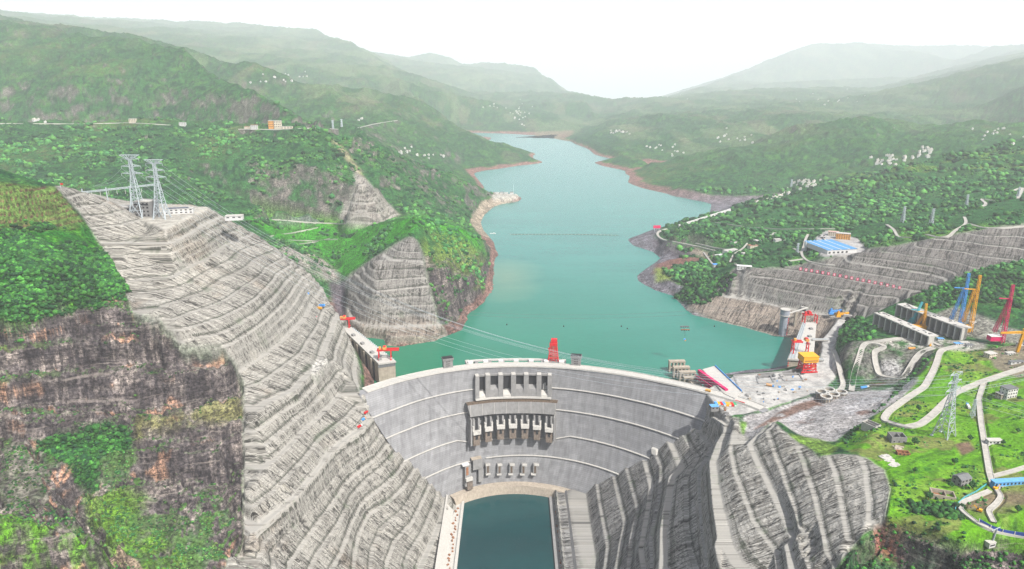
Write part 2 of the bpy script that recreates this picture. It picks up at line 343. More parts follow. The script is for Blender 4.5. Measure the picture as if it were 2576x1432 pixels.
wid = {'L': {None: 3.6, 5.0: 11, 90.0: 8, 40.0: 6, 280.0: 6, 240.0: 6, 215.0: 5, -165.0: 8, 120.0: 6}, 'F': {None: 4.2, 36.0: 14, -45.0: 9, 62.0: 7, -165.0: 15, -85.0: 6, -12.0: 6},
       'R': {None: 4.5, 38.0: 9, 126.0: 7}, 'P': {None: 3.5, 142.0: 9, 26.0: 12}, 'M': {None: 4}}
berm = np.zeros_like(H)                                 # phase inside a terrace, for the material
bench = np.zeros_like(H); bwt = np.zeros_like(H)
for k, m in benchA.items():
    hk = H0+wob(3, 160, 1.2 if k in 'LR' else 0.5)
    tr = terrace(hk, lev[k], wid[k], slk)
    wgt = soft(m, 1.5)
    H = H*(1-wgt)+tr*wgt; bench = np.maximum(bench, wgt)
    ls = np.array(sorted(lev[k])); d = np.min(np.abs(hk[..., None]-ls[None, None, :]), axis=2) if False else None
    i = np.clip(np.searchsorted(ls, hk), 1, len(ls)-1); lo = ls[i-1]; hi = ls[i]; near_lo = np.abs(hk-lo) < np.abs(hk-hi); L = np.where(near_lo, lo, hi)
    W = np.vectorize(lambda q: wid[k].get(float(q), wid[k][None]))(ls); Wg = np.where(near_lo, W[i-1], W[i])
    sd_ = (hk-L)/slk                                    # horizontal distance (m) from the berm centre, + uphill
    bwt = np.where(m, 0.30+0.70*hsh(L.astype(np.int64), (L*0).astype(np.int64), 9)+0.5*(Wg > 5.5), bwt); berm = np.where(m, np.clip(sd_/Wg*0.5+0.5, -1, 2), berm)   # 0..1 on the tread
berm_on = soft(bench > 0.5, 1)
# natural relief
far = np.clip(Yg/3000, 0.25, 4)
nat = 1-bench
onland = ss(-2, 6, H0)
n1 = ridged(Xg/520+3, Yg/520, 5, 11, 0.5); n2 = ridged(Xg/130, Yg/130, 4, 23, 0.55); n3 = fbm(Xg/28, Yg/28, 3, 31)
mtn = ss(1750, 2600, Yg)*onland
H += mtn*(n1-0.66)*100*np.clip((H0-5)/140, 0, 1)*ss(2000, 4000, Yg)*0.9 + mtn*(n2-0.6)*44*np.clip(H0/80, 0, 1)+ mtn*n3*4*np.clip(H0/40, 0, 1)
n4 = ridged(Xg/1700+1, Yg/1700+5, 4, 51, 0.5); H += ss(4500, 7500, Yg)*onland*(n4-0.52)*160*np.clip((H0-10)/200, 0, 1)
near = nat*(1-ss(1750, 2600, Yg))
cliff = soft(inpoly('-60,690 100,700 300,690 335,790 400,800 455,870 560,870 600,930 620,1000 625,1500 -60,1500 -60,800', 400, 1150), 4)*near
botcl = soft(inpoly('2090,1440 2210,1330 2230,1300 2400,1350 2700,1370 2700,1500 2000,1500', 400, 760), 3)*near
pyc = soft(inpoly('1062,640 1150,640 1225,640 1260,640 1245,740 1180,800 1170,850 1120,850 1090,760', 1300, 2100), 3)*near
shoreR = soft(inpoly('1578,600 1650,605 1680,640 1600,690 1720,700 1760,740 1735,800 1560,700', 1400, 2500), 2)*near
rock = np.clip(cliff+botcl+pyc+shoreR*0.6, 0, 1)
# strata: irregular ledges that dip along the cliff, plus vertical buttresses
sx = (Xg*0.93+Yg*0.36)
hs = H0+0.05*sx+wob(41, 90, 14)
def strata(h, per, s):
    q = h/per; i = np.floor(q); f = q-i; r = hsh(i.astype(np.int64), (i*0).astype(np.int64), s); e = 0.15+0.5*r
    return (i+np.where(f < e, f/e*0.12, 0.12+(f-e)/(1-e)*0.88))*per-h
col = ridged(sx/34, Yg/240+H0/300, 4, 61, 0.6)
rk = (strata(hs, 34, 5)*1.15+strata(hs, 12, 6)*1.5+(col-0.62)*17+fbm(Xg/9, Yg/9, 3, 71)*6)
H += rock*rk*np.clip(slope/0.6, 0.15, 1.2)*np.where(cliff > 0.3, 1, 0.55)
H += near*(1-rock)*onland*(fbm(Xg/45, Yg/45, 4, 81)*4+(ridged(Xg/85, Yg/85, 3, 82)-0.6)*10*np.clip(slope, 0, 0.6))
# excavated faces: gullies and panels
joint = vn(np.where(benchF, Yg, Yg)/7.0, H0*0+3, 91)
H += bench*fbm(Xg/5, Yg/5, 2, 95)*1.1*(1-ss(-0.2, 0.2, -np.abs(berm-0.5)+0.5))
# keep shoreline where it belongs
H = np.where((H0 < -1), np.minimum(H, -1.5), H); H = np.where(H0 > 3, np.maximum(H, 1.0+H0*0.05), H)
# ---- flattened ground (world polygons)
def wpoly(z, s): return [PZ(a, b, z)[:2] for a, b in prs(s)]
def flatten(z, s, edge=2.0, ymin=0, ymax=1e9):
    global H
    m = inpoly(wpoly(z, s), ymin, ymax, Xg, Yg)
    sm = soft(m, edge); H = H*(1-sm)+z*sm
    return m
pad = flatten(300, '288,512 525,519 527,524 465,553 415,580 355,553')
ter_road = flatten(106, '640,545 700,546 850,557 870,562 850,566 700,558 640,552', 1)
yard = flatten(39.6, '1835,1045 1795,1018 1770,985 1846,945 1985,935 2062,905 2068,850 2110,800 2150,795 2120,830 2100,870 2102,950 2065,985 1960,1018 1872,1044', 0.5)
pit1 = flatten(28, '1904,947 1937,945 1945,962 1909,965', 0.3); pit2 = flatten(28, '1962,942 2008,940 2018,956 1974,959', 0.3)
ware = flatten(127, '2050,598 2078,580 2160,600 2182,632 2150,640 2075,646 2062,640', 1)
cape = flatten(22, '1235,490 1300,486 1306,490 1290,497 1240,500', 0.6)
plat90 = flatten(90, '775,932 800,902 830,900 812,925 790,945', 1)
poolcut = (np.abs(Xg+9) < 77) & (Yg < 1085); H = np.where(poolcut, np.minimum(H, -195), H)
# ---------------------------------------------------------------- terrain lookup helpers
def hz(x, y):
    if y <= 426: return 0
    i = (x/y-us[0])/(us[1]-us[0]); v = math.log(y); j = int(np.searchsorted(vs, v))-1
    i = min(max(i, 0), NU-2); j = min(max(j, 0), NV-2); ii = int(i); fx = i-ii; fy = min(max((v-vs[j])/(vs[j+1]-vs[j]), 0), 1)
    return float((H[j, ii]*(1-fx)+H[j, ii+1]*fx)*(1-fy)+(H[j+1, ii]*(1-fx)+H[j+1, ii+1]*fx)*fy)
def hit(px, py, ystart=430):
    a, dy, dz = ray(px, py); y = ystart
    ly = y
    while y < 32000:
        z = CAMH+dz/dy*y
        if z < hz(a/dy*y, y):
            lo, hi = ly, y
            for _ in range(12):
                m = (lo+hi)/2
                if CAMH+dz/dy*m < hz(a/dy*m, m): hi = m
                else: lo = m
            return (a/dy*hi, hi, hz(a/dy*hi, hi))
        ly = y; y *= 1.0035
    return (a/dy*y, y, 0)
# ---------------------------------------------------------------- roads: traced, laid on the ground, ground levelled under them
ROADS = []
def smooth1(a, n):
    for _ in range(n): a = np.concatenate([a[:1], (a[:-2]+2*a[1:-1]+a[2:])/4, a[-1:]])
    return a
def road(s, w, z=None, sm=30):
    p = prs(s); pts = []
    for i in range(len(p)-1):
        n = max(2, int(math.hypot(p[i+1][0]-p[i][0], p[i+1][1]-p[i][1])/4))
        pts += [(p[i][0]+(p[i+1][0]-p[i][0])*k/n, p[i][1]+(p[i+1][1]-p[i][1])*k/n) for k in range(n)]
    pts.append(p[-1]); q = np.array(pts); q[:, 0] = smooth1(q[:, 0], 3); q[:, 1] = smooth1(q[:, 1], 3)
    if z is None:
        W = np.array([hit(a, b) for a, b in q]); zz = smooth1(W[:, 2], sm); W = np.array([PZ(a, b, c) for (a, b), c in zip(q, zz)])
    else: W = np.array([PZ(a, b, z) for a, b in q])
    W[:, 0] = smooth1(W[:, 0], 2); W[:, 1] = smooth1(W[:, 1], 2)
    ROADS.append((W, w)); carve(W, w)
def carve(W, w):
    global H
    for i in range(len(W)-1):
        (x0, y0, z0), (x1, y1, z1) = W[i], W[i+1]; m = w*0.5+5
        j0, j1 = np.searchsorted(vs, [math.log(max(430, min(y0, y1)-m)), math.log(max(y0, y1)+m)])
        ua = min((x0-m)/(y0-m), (x1-m)/(y1-m), (x0-m)/(y0+m), (x1-m)/(y1+m)); ub = max((x0+m)/(y0-m), (x1+m)/(y1-m), (x0+m)/(y0+m), (x1+m)/(y1+m))
        i0, i1 = np.searchsorted(us, [ua, ub]); X = Xg[j0:j1, i0:i1]; Y = Yg[j0:j1, i0:i1]
        if X.size == 0: continue
        L = (x1-x0)**2+(y1-y0)**2+1e-9; t = np.clip(((X-x0)*(x1-x0)+(Y-y0)*(y1-y0))/L, 0, 1); d = np.hypot(X-x0-t*(x1-x0), Y-y0-t*(y1-y0)); z = z0+t*(z1-z0)-0.9
        k = 1-ss(w/2+0.3, w/2+3.5, d); h = H[j0:j1, i0:i1]; h[:] = np.where(k > 0, h*(1-k)+z*k, h)
road('2600,917 2576,926 2475,959 2403,988 2373,1017 2344,1046 2315,1068 2279,1075 2250,1067 2221,1057 2235,1035 2286,999 2326,974 2348,934 2357,912 2365,882 2402,873 2440,868', 9)
road('2475,964 2462,1003 2468,1065 2479,1130 2490,1195 2499,1221', 6.5); road('2497,1199 2540,1188 2600,1170', 5)
road('2490,1235 2421,1264 2413,1279 2430,1295 2461,1318 2500,1335 2600,1355', 4.5); road('2499,1221 2520,1250 2505,1270 2485,1285 2500,1315', 5)
road('2142,984 2148,943 2171,868 2180,862 2195,862 2215,866 2229,872 2213,879 2199,882 2202,914 2211,944 2240,950 2272,952 2279,943 2292,921 2305,899 2321,884 2347,875', 9, None, 6)
road('2096,880 2106,904 2123,972 2112,982', 8, None, 6); road('2195,862 2230,856 2262,852 2300,856 2340,858 2365,870', 9, None, 8)
road('2033,590 2025,603 2024,620 2013,636 2021,649 2032,658 2066,665 2100,668', 6); road('1996,625 2013,636', 5); road('1985,657 2021,652', 4.5)
road('1678,576 1655,583 1650,590 1665,603 1710,611 1760,621 1800,631', 8); road('1750,612 1800,624 1850,630', 5); road('1800,560 1880,572 1960,577 2100,576', 5)
road('2230,565 2250,578 2257,597 2290,598', 7); road('2330,590 2360,598 2388,596 2400,582 2422,570 2433,562 2426,546', 7); road('2433,562 2470,573 2520,575 2600,568', 7); road('2470,520 2485,515 2465,500 2500,505', 8); road('2550,480 2576,470 2560,500', 8)
road('1795,1050 1815,1062 1828,1072', 7)
road('1836,660 1845,640 1870,625 1880,612', 4); road('1770,635 1785,655 1798,672', 5); road('1850,664 1868,680 1890,678', 5)
road('640,549 700,553 790,561 868,563', 5); road('680,595 740,585 800,573', 3.5); road('700,604 790,606 850,602', 3.5); road('745,615 800,608 830,600', 3)
road('0,311 60,311 200,312 330,309 430,315', 7); road('600,325 700,326 790,322 850,325', 7); road('900,322 940,312 1000,303', 6)
road('2370,925 2460,975 2500,1010', 3) if False else None

# ---------------------------------------------------------------- material helpers
class NT:
    def __init__(s, name):
        s.m = bpy.data.materials.new(name); s.m.use_nodes = True; s.t = s.m.node_tree; s.b = s.t.nodes['Principled BSDF']
        s.b.inputs['Roughness'].default_value = 0.85; s.b.inputs['Specular IOR Level'].default_value = 0.2
    def n(s, ty, **k):
        q = s.t.nodes.new(ty)
        for a, v in k.items(): setattr(q, a, v)
        return q
    def l(s, a, b): s.t.links.new(a, b)
    def val(s, x, sock):
        if isinstance(x, (int, float)): sock.default_value = x
        elif isinstance(x, (tuple, list)): sock.default_value = tuple(x)+((1,) if len(x) == 3 and sock.type == 'RGBA' else ())
        else: s.l(x, sock)
    def math(s, op, a, b=0.0, c=None, clamp=False):
        q = s.n('ShaderNodeMath', operation=op, use_clamp=clamp); s.val(a, q.inputs[0]); s.val(b, q.inputs[1])
        if c is not None: s.val(c, q.inputs[2])
        return q.outputs[0]
    def mix(s, f, a, b, mode='MIX'):
        q = s.n('ShaderNodeMix', data_type='RGBA', blend_type=mode); s.val(f, q.inputs[0]); s.val(a, q.inputs[6]); s.val(b, q.inputs[7]); return q.outputs[2]
    def ramp(s, x, lo, hi, a=0.0, b=1.0):
        q = s.n('ShaderNodeMapRange'); s.val(x, q.inputs[0]); q.inputs[1].default_value = lo; q.inputs[2].default_value = hi; q.inputs[3].default_value = a; q.inputs[4].default_value = b; return q.outputs[0]
    def attr(s, name): return s.n('ShaderNodeAttribute', attribute_name=name)
    def pos(s): return s.n('ShaderNodeNewGeometry').outputs['Position']
    def sc(s, v, k):
        q = s.n('ShaderNodeMapping'); s.l(v, q.inputs[0]); q.inputs['Scale'].default_value = k; return q.outputs[0]
    def noise(s, v, scale, det=3, rough=0.6):
        q = s.n('ShaderNodeTexNoise'); s.l(v, q.inputs['Vector']); q.inputs['Scale'].default_value = scale; q.inputs['Detail'].default_value = det; q.inputs['Roughness'].default_value = rough; return q.outputs[0]
    def bump(s, h, d, st=1.0):
        q = s.n('ShaderNodeBump'); s.val(h, q.inputs['Height']); q.inputs['Distance'].default_value = d; q.inputs['Strength'].default_value = st; s.l(q.outputs[0], s.b.inputs['Normal'])
    def base(s, c): s.val(c, s.b.inputs['Base Color'])
MATS = {}
def plain(name, col, rough=0.6, metal=0.0, var=0.18, scale=0.25, streak=True):
    if name in MATS: return MATS[name]
    t = NT(name); p = t.pos()
    n = t.noise(p, scale, 4, 0.7)
    f = t.ramp(n, 0.3, 0.7, 1-var, 1+var)
    if streak:
        n2 = t.noise(t.sc(p, (0.5, 0.5, 0.04)), 1.0, 3, 0.7); f = t.math('MULTIPLY', f, t.ramp(n2, 0.35, 0.7, 1+var*0.5, 1-var*0.8))
    t.base(t.mix(1.0, tuple(col)+(1,), f, 'MULTIPLY')); t.b.inputs['Roughness'].default_value = rough; t.b.inputs['Metallic'].default_value = metal
    MATS[name] = t.m; return t.m

# terrain: land-cover colour comes from the vertices, fine grain from the shader
def terrain_mat():
    t = NT('terrain'); p = t.pos()
    cov = t.attr('cover').outputs['Color']; bench = t.attr('bench').outputs['Fac']; berm = t.attr('berm').outputs['Fac']; al = t.attr('along').outputs['Fac']; up = t.attr('hcl').outputs['Fac']
    grain = t.attr('grain').outputs['Fac']
    # excavated concrete faces: panels between drainage joints, streaks running down, rows of anchor heads
    cv = t.n('ShaderNodeCombineXYZ'); t.l(al, cv.inputs[0]); t.l(up, cv.inputs[1]); v = cv.outputs[0]
    st = t.noise(t.sc(v, (0.33, 0.028, 1)), 1.0, 4, 0.75); st2 = t.noise(t.sc(v, (1.0, 0.05, 1)), 1.0, 2, 0.6)
    big = t.noise(t.sc(v, (0.02, 0.05, 1)), 1.0, 4, 0.65)
    gr = t.noise(t.sc(v, (0.5, 0.65, 1)), 1.0, 3, 0.8)
    dark = t.math('MULTIPLY', t.ramp(st, 0.44, 0.60), t.ramp(big, 0.38, 0.60, 0.22, 1.0))
    pal = t.math('MULTIPLY', t.ramp(st2, 0.5, 0.7), t.ramp(big, 0.35, 0.6, 0.7, 0.1))
    jx = t.math('PINGPONG', al, 12.0); joint = t.ramp(jx, 0.35, 0.9, 1.0, 0.0)
    jy = t.math('PINGPONG', up, 2.4); rowl = t.ramp(jy, 0.15, 0.5, 1.0, 0.0)
    c = t.mix(t.math('MULTIPLY', dark, 0.86), cov, t.mix(1.0, cov, (0.14, 0.13, 0.12, 1), 'MULTIPLY'))
    c = t.mix(t.math('MULTIPLY', pal, 0.55), c, (0.30, 0.285, 0.245, 1))
    c = t.mix(t.math('MULTIPLY', joint, 0.45), c, (0.04, 0.038, 0.033, 1))
    c = t.mix(t.math('MULTIPLY', t.math('MULTIPLY', rowl, t.ramp(gr, 0.45, 0.6)), 0.55), c, (0.055, 0.05, 0.045, 1))
    c = t.mix(1.0, c, t.ramp(gr, 0.3, 0.72, 0.45, 1.6), 'MULTIPLY')
    k1 = t.noise(t.sc(v, (0.055, 0.012, 1)), 1.0, 4, 0.7); k2 = t.noise(t.sc(v, (0.014, 0.07, 1)), 1.0, 4, 0.75); k3 = t.noise(t.sc(v, (0.028, 0.02, 1)), 1.0, 5, 0.7)
    cr = t.math('MAXIMUM', t.ramp(t.math('ABSOLUTE', t.math('SUBTRACT', k1, 0.5)), 0.006, 0.018, 1, 0), t.math('MAXIMUM', t.math('MULTIPLY', t.ramp(t.math('ABSOLUTE', t.math('SUBTRACT', k2, 0.5)), 0.003, 0.010, 1, 0), 0.8), t.ramp(k3, 0.62, 0.67)))
    c = t.mix(t.math('MULTIPLY', cr, t.ramp(gr, 0.35, 0.5, 0.45, 0.95)), c, (0.012, 0.011, 0.010, 1))
    c = t.mix(t.math('MULTIPLY', t.ramp(k3, 0.40, 0.33), 0.4), c, (0.38, 0.36, 0.305, 1))
    # berm: pale concrete tread, drain shadow painted as a dark line at its back
    tread = t.math('MULTIPLY', t.ramp(berm, 0.12, 0.3), t.ramp(berm, 0.80, 0.9, 1, 0))
    brk = t.ramp(t.noise(t.sc(v, (0.11, 0.3, 1)), 1.0, 3, 0.7), 0.36, 0.5)
    c = t.mix(t.math('MULTIPLY', t.math('MULTIPLY', tread, brk), t.math('MULTIPLY', t.attr('bwt').outputs['Fac'], 0.85, clamp=True)), c, (0.27, 0.262, 0.24, 1))
    drain_shade = t.math('MULTIPLY', t.ramp(berm, 0.95, 1.02), t.ramp(berm, 1.12, 1.4, 1, 0))
    c = t.mix(t.math('MULTIPLY', t.math('MULTIPLY', drain_shade, t.ramp(gr, 0.38, 0.55)), 0.85), c, (0.028, 0.033, 0.024, 1))
    # natural ground: grain at several sizes
    g1 = t.noise(p, 0.22, 4, 0.75); g2 = t.noise(p, 0.045, 4, 0.7)
    k = t.math('MULTIPLY', t.ramp(g1, 0.36, 0.64, 0.22, 1.75), t.ramp(g2, 0.33, 0.67, 0.6, 1.4))
    kk = t.math('ADD', t.math('MULTIPLY', t.math('SUBTRACT', k, 1.0), grain), 1.0)
    nc = t.mix(1.0, cov, kk, 'MULTIPLY'); rk = t.attr('rock').outputs['Fac']
    w1 = t.noise(t.sc(p, (0.10, 0.10, 0.022)), 1.0, 4, 0.72); w2 = t.noise(t.sc(p, (0.008, 0.008, 0.16)), 1.0, 4, 0.7)
    ck = t.math('MAXIMUM', t.ramp(t.math('ABSOLUTE', t.math('SUBTRACT', w1, 0.5)), 0.006, 0.022, 1, 0), t.ramp(t.math('ABSOLUTE', t.math('SUBTRACT', w2, 0.5)), 0.006, 0.022, 1, 0))
    nc = t.mix(t.math('MULTIPLY', t.math('MULTIPLY', ck, rk), 0.8), nc, (0.014, 0.012, 0.014, 1)); nc = t.mix(t.math('MULTIPLY', t.math('MULTIPLY', t.ramp(w2, 0.60, 0.66), rk), 0.45), nc, (0.24, 0.21, 0.19, 1))
    t.base(t.mix(bench, nc, c)); t.b.inputs['Roughness'].default_value = 0.95; t.b.inputs['Specular IOR Level'].default_value = 0.1
    h = t.math('ADD', t.math('MULTIPLY', g1, 2.2), t.math('MULTIPLY', g2, 3.0))
    hb_ = t.math('ADD', t.math('MULTIPLY', st, 1.2), t.math('MULTIPLY', gr, 0.6))
    mh = t.n('ShaderNodeMix', data_type='FLOAT'); t.l(bench, mh.inputs[0]); t.l(h, mh.inputs[2]); t.l(hb_, mh.inputs[3])
    t.bump(mh.outputs[0], 1.0, 0.9)
    return t.m
TM = terrain_mat()

# ---------------------------------------------------------------- land cover colours (per vertex)
def lerp(a, b, t): return a*(1-t[..., None])+np.asarray(b, float)*t[..., None]
col = np.zeros(H.shape+(3,)); 
nA = fbm(Xg/70, Yg/70, 5, 101, 0.6); nB = fbm(Xg/16, Yg/16, 4, 103, 0.65); nC = fbm(Xg/260, Yg/260, 4, 105); nD = fbm(Xg/7, Yg/7, 3, 107, 0.7)
col[:] = (0.034, 0.105, 0.034)
col = lerp(col, (0.065, 0.165, 0.04), ss(-0.1, 0.5, nA))
col = lerp(col, (0.010, 0.040, 0.020), ss(0.0, 0.22, nB+nD*0.5)*0.9)
col = lerp(col, (0.15, 0.17, 0.07), ss(0.1, 0.5, nC)*0.5*ss(-0.2, 0.3, nB))
gzx = np.gradient(H, axis=1)/np.gradient(Xg, axis=1); gzy = np.gradient(H, axis=0)/np.gradient(Yg, axis=0)-gzx*UU; sl_ = np.hypot(gzx, gzy)
_rk = rock > .02; nB_, nD_ = nB, nD; nB = np.where(_rk, fbm(sx/17, H/11, 4, 103, .65), nB); nD = np.where(_rk, fbm(sx/7, H/5, 3, 107, .7), nD)
rockc = np.zeros_like(col); rockc[:] = (0.125, 0.108, 0.106)
rockc = lerp(rockc, (0.29, 0.25, 0.225), ss(0.0, 0.5, nB+nD*0.4)); rockc = lerp(rockc, (0.06, 0.05, 0.05), ss(0.05, 0.4, -nB+nD*0.6)*0.8)
# outcrops on the hills
oc = ss(0.75, 1.15, sl_+nA*0.5)*(1-rock)*0.8*ss(1500, 2200, Yg)*ss(9000, 4000, Yg)
col = col*(1-oc[..., None])+rockc*oc[..., None]
# cliffs
cl = rockc.copy(); orange = ss(0.17, 0.30, fbm(Xg/34+H0/60, H0/9, 4, 111))*ss(0.05, 0.3, fbm(sx/120, H0/90, 2, 113)+0.12)*ss(0.9, 1.4, sl_)
cl = lerp(cl, (0.50, 0.29, 0.19), orange*0.85*(cliff > 0.3))
cl = lerp(cl, (0.04, 0.036, 0.04), ss(0.60, 0.74, ridged(sx/9, H0/85, 3, 115))*0.65*ss(0.8, 1.3, sl_))
ledge = ss(.30, .12, np.abs(((hs/34) % 1)-.12)); vegc = ss(0.75, 0.5, sl_+nB*0.35)*(.35+.65*ss(-.2, .2, nA)); vegc = np.clip(np.maximum(vegc*0.8, np.maximum(ss(0.36, 0.48, nA+0.3*nB)*0.7, ledge*ss(-.1, .3, nC+nB*.5)*.8)), 0, 1)
g = lerp(lerp(np.zeros_like(col)+np.array([0.06, 0.14, 0.03]), (0.02, 0.07, 0.02), ss(0, 0.3, nB)), (0.17, 0.17, 0.075), ss(0.05, 0.45, nC+nB*0.3)*0.75)
cl = cl*(1-vegc[..., None])+g*vegc[..., None]
col = col*(1-rock[..., None])+cl*rock[..., None]
def paint(s, c, a=1.0, soft_n=1.5, ymin=0, ymax=1e9, brk=None, m=None):
    global col
    k = soft(inpoly(s, ymin, ymax) if m is None else m, soft_n)*a
    if brk is not None: k = k*brk
    col = lerp(col, c, k)
nB, nD = nB_, nD_
# bright bushy hill top left, with red soil terraces above it
hillL = soft(inpoly('-60,690 -60,570 180,570 215,560 245,605 300,690 320,740 200,760 110,770 0,800', 500, 1200), 3)
bush = np.zeros_like(col)+np.array([0.022, 0.10, 0.018]); bush = lerp(bush, (0.07, 0.21, 0.03), ss(-0.1, 0.35, nB)); bush = lerp(bush, (0.16, 0.12, 0.10), ss(0.22, 0.4, nA)*0.8)
col = col*(1-hillL[..., None])+bush*hillL[..., None]
terrL = soft(inpoly('-60,455 140,470 200,545 215,560 180,575 -60,575', 700, 1300), 2)
band = ss(0.30, 0.45, np.abs(((H0+wob(7, 60, 2.0))/9.5) % 1-0.5)); tcol = lerp(np.zeros_like(col)+np.array([0.10, 0.165, 0.05]), (0.12, 0.045, 0.045), band*ss(-0.6, -0.1, nB)); col = col*(1-terrL[..., None])+tcol*terrL[..., None]
H -= terrL*band*3.0
# olive grass benches and the bright green knoll bottom left
paint('340,1055 480,1030 600,985 620,1000 618,1050 540,1050 450,1068 380,1085 340,1110', (0.20, 0.20, 0.075), 0.85, 3, 500, 1100, ss(-0.6, 0.1, nB))
paint('-60,1290 100,1305 200,1330 260,1375 330,1450 -60,1450', (0.11, 0.27, 0.03), 0.9, 3, 450, 900, ss(-0.5, 0.15, nB))
paint('90,1100 180,1080 250,1062 330,1075 330,1120 250,1150 240,1200 190,1200 150,1150 90,1130', (0.025, 0.10, 0.022), 0.95, 3, 500, 1100)
paint('210,1225 300,1220 380,1250 300,1330 400,1340 480,1410 400,1450 300,1400 220,1300', (0.12, 0.24, 0.035), 0.85, 5, 450, 1000, ss(-0.4, 0.1, nB))
paint('255,1375 300,1378 350,1410 370,1450 340,1450 300,1400', (0.36, 0.28, 0.20), 0.95, 1, 450, 1000)
# drawdown band round the reservoir
resv = (Yg > 1090)*ss(-3, 0, H0+2)
dh = np.where(Yg > 3300, 13, 27)+0*Yg; dd = ss(dh, dh-6, H0+nA*6)*resv*(1-bench)*ss(3.0, 1.5, np.abs(H0)/12)
ddc = np.zeros_like(col)+np.array([0.20, 0.12, 0.10]); ddc = lerp(ddc, (0.24, 0.135, 0.11), ss(3300, 4200, Yg)); ddc = lerp(ddc, (0.30, 0.25, 0.19), ((Xg < 0) & (Yg > 2300) & (Yg < 3400)).astype(float)); ddc = lerp(ddc, (0.16, 0.15, 0.17), ss(100, 400, Xg)*ss(3400, 2900, Yg))
ddc = ddc*(0.75+0.6*ss(-0.3, 0.4, nB))[..., None]; ddk = np.clip(dd, 0, 1)
col = col*(1-ddk[..., None])+ddc*ddk[..., None]
# middle: bright valley behind the left slope, pyramid top, mountain outcrops
paint('610,548 700,550 850,560 930,568 1050,545 1130,560 1210,600 1225,640 1150,600 1060,570 1000,600 930,650 870,700 850,680 780,640 700,600', (0.05, 0.23, 0.025), 0.9, 3, 1300, 2300, ss(-0.7, 0.0, nB))
paint('1060,600 1120,585 1180,610 1215,650 1190,680 1100,660 1065,640', (0.16, 0.24, 0.06), 0.8, 4, 1300, 2200, ss(-0.4, 0.1, nB))
paint('640,547 760,550 830,556 780,561 680,556', (0.22, 0.22, 0.24), 0.8, 1, 1700, 2400)
paint('832,345 850,350 900,420 945,500 1010,545 990,545 905,445 870,405', (0.30, 0.27, 0.16), 0.75, 1.5, 2000, 3000)
paint('700,615 740,620 800,640 850,685 855,710 820,705 760,670 700,640', (0.36, 0.31, 0.29), 0.85, 3, 1300, 1900, ss(-0.5, 0.1, nB))
paint('826,715 872,705 872,830 850,800', (0.13, 0.11, 0.13), 0.9, 2, 1300, 1700)
# right: promontory, slopes
paint('1700,580 1850,540 1960,500 2200,445 2576,352 2700,560 2576,560 2250,560 2000,600 1850,650 1760,620', (0.03, 0.12, 0.035), 0.55, 4, 1600, 3000, ss(-0.3, 0.2, nB))
paint('2060,450 2576,360 2700,340 2700,420 2400,440 2200,470', (0.17, 0.24, 0.05), 0.55, 4, 2300, 3200, ss(-0.2, 0.3, nA))
paint('1640,600 1690,610 1760,630 1730,660 1700,650 1650,625', (0.10, 0.085, 0.10), 0.9, 2, 1500, 2500)
paint('1730,620 1800,640 1790,650 1740,640', (0.33, 0.28, 0.22), 0.9, 1.5, 1500, 2500)
paint('1650,665 1720,645 1780,650 1700,675 1640,690', (0.24, 0.11, 0.09), 0.85, 1.5, 1500, 2500)
paint('1645,670 1680,680 1700,700 1650,710', (0.20, 0.26, 0.07), 0.9, 1.5, 1500, 2500)
paint('1690,745 1730,715 1800,700 1850,690 1830,730 1780,770 1735,765', (0.02, 0.10, 0.03), 0.9, 2, 1400, 2500)
paint('2370,560 2576,570 2576,600 2350,598 2200,630 2180,620 2250,590', (0.13, 0.25, 0.05), 0.6, 3, 1450, 2200, ss(-0.4, 0.2, nA))
# plateau
grass = np.zeros_like(col)+np.array([0.085, 0.25, 0.025]); grass = np.zeros_like(col)+np.array([0.12, 0.29, 0.03]); grass = lerp(grass, (0.20, 0.34, 0.06), ss(0.0, 0.4, nA)); grass = lerp(grass, (0.045, 0.12, 0.02), ss(.62, .85, np.abs(((H0+wob(77, 40, 4))/3.4) % 1-.5)*2)*ss(-.3, .2, nC)*.55); grass = lerp(grass, (0.20, 0.16, 0.09), ss(.25, .4, fbm(Xg/38, Yg/38, 4, 161))*.6); grass = lerp(grass, (0.03, 0.12, 0.02), ss(0.30, 0.5, nB)*0.8)
gm = soft(inpoly('2100,1120 2180,1065 2260,1000 2320,900 2380,880 2480,880 2600,870 2800,880 2800,1500 2700,1395 2576,1378 2400,1355 2232,1325 2232,1200 2160,1145', 480, 1250), 2); col = col*(1-gm[..., None])+grass*gm[..., None]
paint('2090,880 2160,850 2340,860 2350,900 2300,960 2270,1000 2100,990 2095,930', (0.15, 0.145, 0.13), 0.9, 2, 900, 1400, ss(-0.25, 0.2, nA+nB*0.4))
paint('2330,735 2450,690 2576,690 2576,790 2440,770 2340,790 2240,790', (0.03, 0.13, 0.03), 0.8, 3, 1000, 1700, ss(-0.5, 0.1, nB))
paint('2110,820 2160,800 2200,820 2200,850 2140,860 2110,880', (0.02, 0.10, 0.025), 0.95, 2, 1000, 1700)
paint('2400,770 2480,800 2576,835 2576,870 2440,845 2340,850 2250,835', (0.26, 0.25, 0.22), 0.9, 2, 900, 1500)
paint('2200,862 2262,850 2340,852 2480,862 2480,880 2400,885 2340,872 2280,880 2230,872', (0.42, 0.40, 0.36), 0.8, 2, 900, 1500, ss(-.5, 0, nB))
paint('2480,880 2600,860 2600,945 2560,955 2500,925', (0.24, 0.19, 0.15), 0.9, 2, 700, 1400)
paint('1865,1092 1868,1052 1960,1022 2060,992 2150,985 2260,985 2290,950 2310,960 2260,1010 2190,1050 2100,1112 2040,1110 1960,1062 1940,1060 1890,1112', (0.40, 0.38, 0.38), 0.95, 2, 700, 1250)
